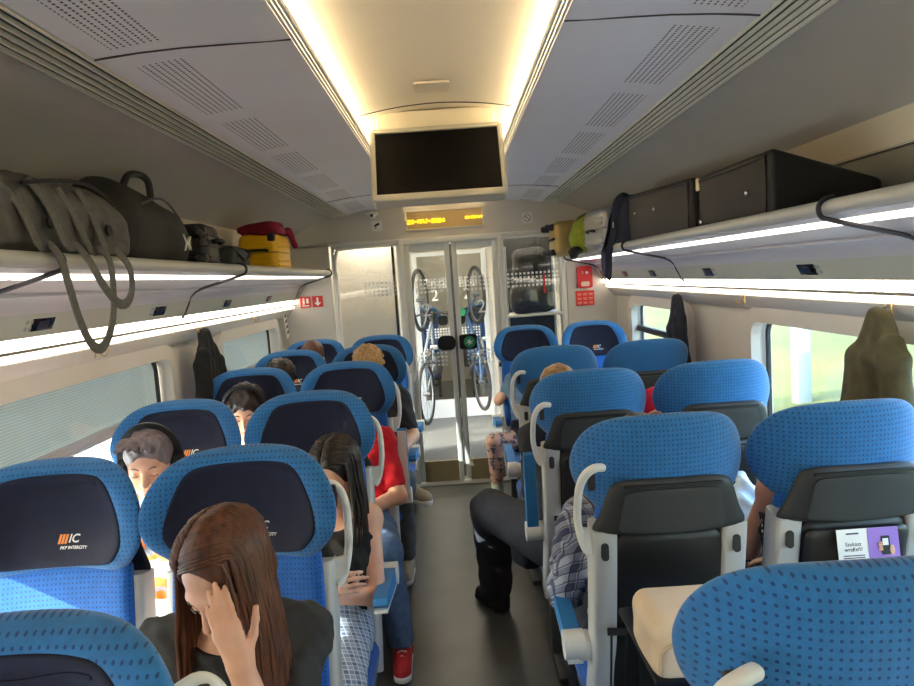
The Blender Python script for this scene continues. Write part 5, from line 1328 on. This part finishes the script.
short_hair(P, J, hair_mat('hair_sandy', (176, 138, 100), (140, 104, 70)), v=.008)
s = SDF().add(rboxf((.285, 3.17, .50), (.05, .075, .13), .03, Rz(.4)), .02).add(ellip((.29, 3.16, .60), (.055, .08, .04)), .04).disp(wob(.006, 40, 35, 30, 2))
P['child']('jacket', s, cloth_mat('jacket_navy', (28, 34, 50), (20, 25, 38)))
# --- 11 pink shirt by the window
J = seated(RX_W-.02, RY[2], 1, w=.17)
J.update(shL=A(.88, 3.0, 1.15), neck=A(1.05, 2.99, 1.06), elL=A(.85, 3.06, .86), wrL=A(.82, 2.93, 1.07), hdL=A(.3, -.5, .6), head=A(1.08, 3.03, 1.15))
P = person('person in a bright pink shirt between the right seat rows', J, (RX_W-.02, 3.05, .46), True, .009, shirt=dict(m=cloth_mat('shirt_pink', (232, 40, 96), (206, 28, 80)), up=1.2), trousers=dict(m=dark_tr), shoes=SHOE_B, face=False)
short_hair(P, J, dark_h, v=.01)
# --- 12 floral dress at the right window
floral = mat('floral_dress', (24, 24, 28), .85); _v = nd(floral, 'ShaderNodeTexVoronoi'); _v.inputs['Scale'].default_value = 42; lk(floral, tex_coord(floral), _v.inputs['Vector'])
lk(floral, mixc(floral, math_n(floral, 'LESS_THAN', _v.outputs['Distance'], .26), (24, 24, 28), (212, 206, 196)), bsdf(floral).inputs['Base Color'])
J = seated(RX_W-.01, RY[1], 1, w=.17)
J.update(shL=A(.975, 2.08, 1.03), shR=A(1.25, 2.08, .99), chest=A(1.12, 2.08, .88), head=A(1.13, 2.10, 1.13), neck=A(1.12, 2.06, 1.02), pel=A(1.12, 2.13, .54), elL=A(.962, 2.25, .78), wrL=A(.92, 2.42, .77), hdL=A(.3, .8, -.2))
P = person('person in a black floral dress at the right window, only an arm showing', J, (RX_W-.01, 2.15, .46), True, .007, sk=skin_tan, shirt=dict(m=floral, up=0, tank=1), trousers=dict(m=floral, lo=1.1, loose=.02), shoes=SHOE_B, face=False)
short_hair(P, J, dark_h, v=.01)
t = thing('plastic_bag', 'crumpled pale blue plastic bag held up beyond the floral dress', 'bag', (1.03, 2.44, .80))
s = SDF().add(ellip((0, 0, .06), (.085, .06, .075)), .02).add(rcone((0, 0, .10), (-.01, .01, .17), .035, .02), .03).disp(wob(.012, 60, 70, 55, 3))
obj('bag_body', s.build(.007), mat('plastic_pale_blue', (196, 220, 244), .3), t)
# --- 13 tattooed leg by the doors
tat = mat('tattooed_skin', (206, 158, 132), .55); _n = noise(tat, 26, 5); lk(tat, mixc(tat, math_n(tat, 'GREATER_THAN', _n, .54), (206, 158, 132), (88, 84, 92)), bsdf(tat).inputs['Base Color'])
J = seated(RX_A, 5.30, -1, w=.17)
J.update(elR=A(.315, 5.16, .81), wrR=A(.44, 5.02, .98), hdR=A(.5, 0, .8), hnR=A(-.6, -.6, 0), thR=A(.4, -.4, .5), shR=A(.43, 5.09, .96), hipR=A(.49, 4.99, .54), knR=A(.245, 4.86, .565), anR=A(.255, 4.95, .165), toR=nz((-.15, -1, -.25)), head=A(.66, 4.98, 1.09), neck=A(.62, 5.03, .98))
P = person('person with a tattooed bare leg and pale sock facing the viewer by the doors', J, (RX_A, 5.0, .46), True, .008, shirt=dict(m=cloth_mat('shirt_blue', (96, 128, 160), (76, 106, 140)), up=.45), trousers=dict(m=dark_tr, lo=.3), face=False)
short_hair(P, J, dark_h, v=.01)
s = SDF(); limb(s, lerp(J['hipR'], J['knR'], .32), J['knR'], lerp(J['knR'], J['anR'], .72), (.072, .056, .056, .044), 2, .004); P['child']('tattoo', s, tat)
for q in 'RL':
    s = SDF().add(rcone(lerp(J['kn'+q], J['an'+q], .84), J['an'+q]+A(0, 0, -.02), .046, .042), .02).add(rcone(J['an'+q]+A(0, 0, -.035), J['an'+q]+J['to'+q]*.14+A(0, 0, -.055), .040, .031), .03)
    P['child']('sock', s, mat_noise('sock_pale', (226, 230, 218), (190, 206, 160), 9, .9))
# ------------------------------------------------------------ outside world
grass = mat_noise('trackside_grass', (50, 56, 12), (82, 86, 26), .45, .9, 6, stretch=(1, .35, 1))
g = G()
N_ = 36
vs = []; fs = []
for i in range(N_+1):
    for j in range(15):
        x = 4+j*4.0; y = -30+i*4.0
        vs.append((x, y, -1.6+.07*(x-4)+.25*math.sin(y*.35+x*.5)*min(1, (x-4)/8)))
for i in range(N_):
    for j in range(14): fs.append((i*15+j, (i+1)*15+j, (i+1)*15+j+1, i*15+j+1))
g.add(vs, fs); o = struct('field_right', g, grass)
g = G().box((-30, 30, -1.65), (56, 140, .1)); struct('field_left', g, mat_noise('pale_gravel', (206, 204, 196), (190, 188, 180), .8, .9), smooth=False)
struct('track_bed', G().box((0, 20, -1.75), (10, 120, .3)), mat_noise('ballast', (190, 184, 176), (170, 164, 156), 4, .95, bmp=.4), smooth=False)
solo('marker_post', G().box((7.2, 14.2, -.55), (.30, .30, 2.0), .03).box((7.2, 14.2, .50), (.36, .36, .12), .03), mat('post_white', (120, 134, 136), .6), 'white post standing in the green field outside the large right window', 'post')
# ------------------------------------------------------------ light
w = bpy.data.worlds.new('World'); S.world = w; w.use_nodes = True
nt = w.node_tree; bg = nt.nodes['Background']
sky = nt.nodes.new('ShaderNodeTexSky'); sky.sky_type = 'NISHITA'; sky.sun_disc = False
sky.sun_elevation = math.radians(32); sky.sun_rotation = math.radians(250); sky.air_density = 1; sky.dust_density = 2.5
nt.links.new(sky.outputs[0], bg.inputs[0]); bg.inputs[1].default_value = 1.1
sun = bpy.data.lights.new('sun', 'SUN'); sun.energy = 9; sun.angle = math.radians(.6); sun.color = (1, .95, .86)
so = bpy.data.objects.new('sun', sun); COL.objects.link(so)
# light travels from the left, slightly from behind the viewer, downwards
dr = Vector((math.cos(math.radians(24))*.93, math.cos(math.radians(24))*.37, -math.sin(math.radians(24))))
so.rotation_euler = dr.to_track_quat('-Z', 'Y').to_euler()
# ------------------------------------------------------------ camera
def basis(r, p, y):
    F = Vector((math.sin(y)*math.cos(p), math.cos(y)*math.cos(p), -math.sin(p))); R0 = Vector((math.cos(y), -math.sin(y), 0)); U0 = R0.cross(F)
    R = R0*math.cos(r)-U0*math.sin(r); return R, R.cross(F), F
R_, U_, F_ = basis(*[math.radians(a) for a in (3.934, 5.427, .134)])
cam = bpy.data.cameras.new('camera'); cam.sensor_width = 36; cam.lens = 687/914*36; cam.clip_start = .02; cam.clip_end = 500
co = bpy.data.objects.new('camera', cam); COL.objects.link(co)
co.matrix_world = Matrix(((R_.x, U_.x, -F_.x, .016), (R_.y, U_.y, -F_.y, 0), (R_.z, U_.z, -F_.z, 1.76), (0, 0, 0, 1)))
S.camera = co
# rear wall of the saloon, behind the viewer
struct('wall_rear', G().box((0, Y0-.04, 1.25), (2.9, .08, 2.6)), wall_m, smooth=False)
S.view_settings.view_transform = 'Standard'; S.view_settings.look = 'None'; S.view_settings.gamma = 1; S.view_settings.use_curve_mapping = False
S.view_settings.exposure = 1.45
S.cycles.use_denoising = True
S.cycles.max_bounces = 8; S.cycles.diffuse_bounces = 5; S.cycles.transparent_max_bounces = 16; S.cycles.transmission_bounces = 8
S.cycles.sample_clamp_indirect = 8
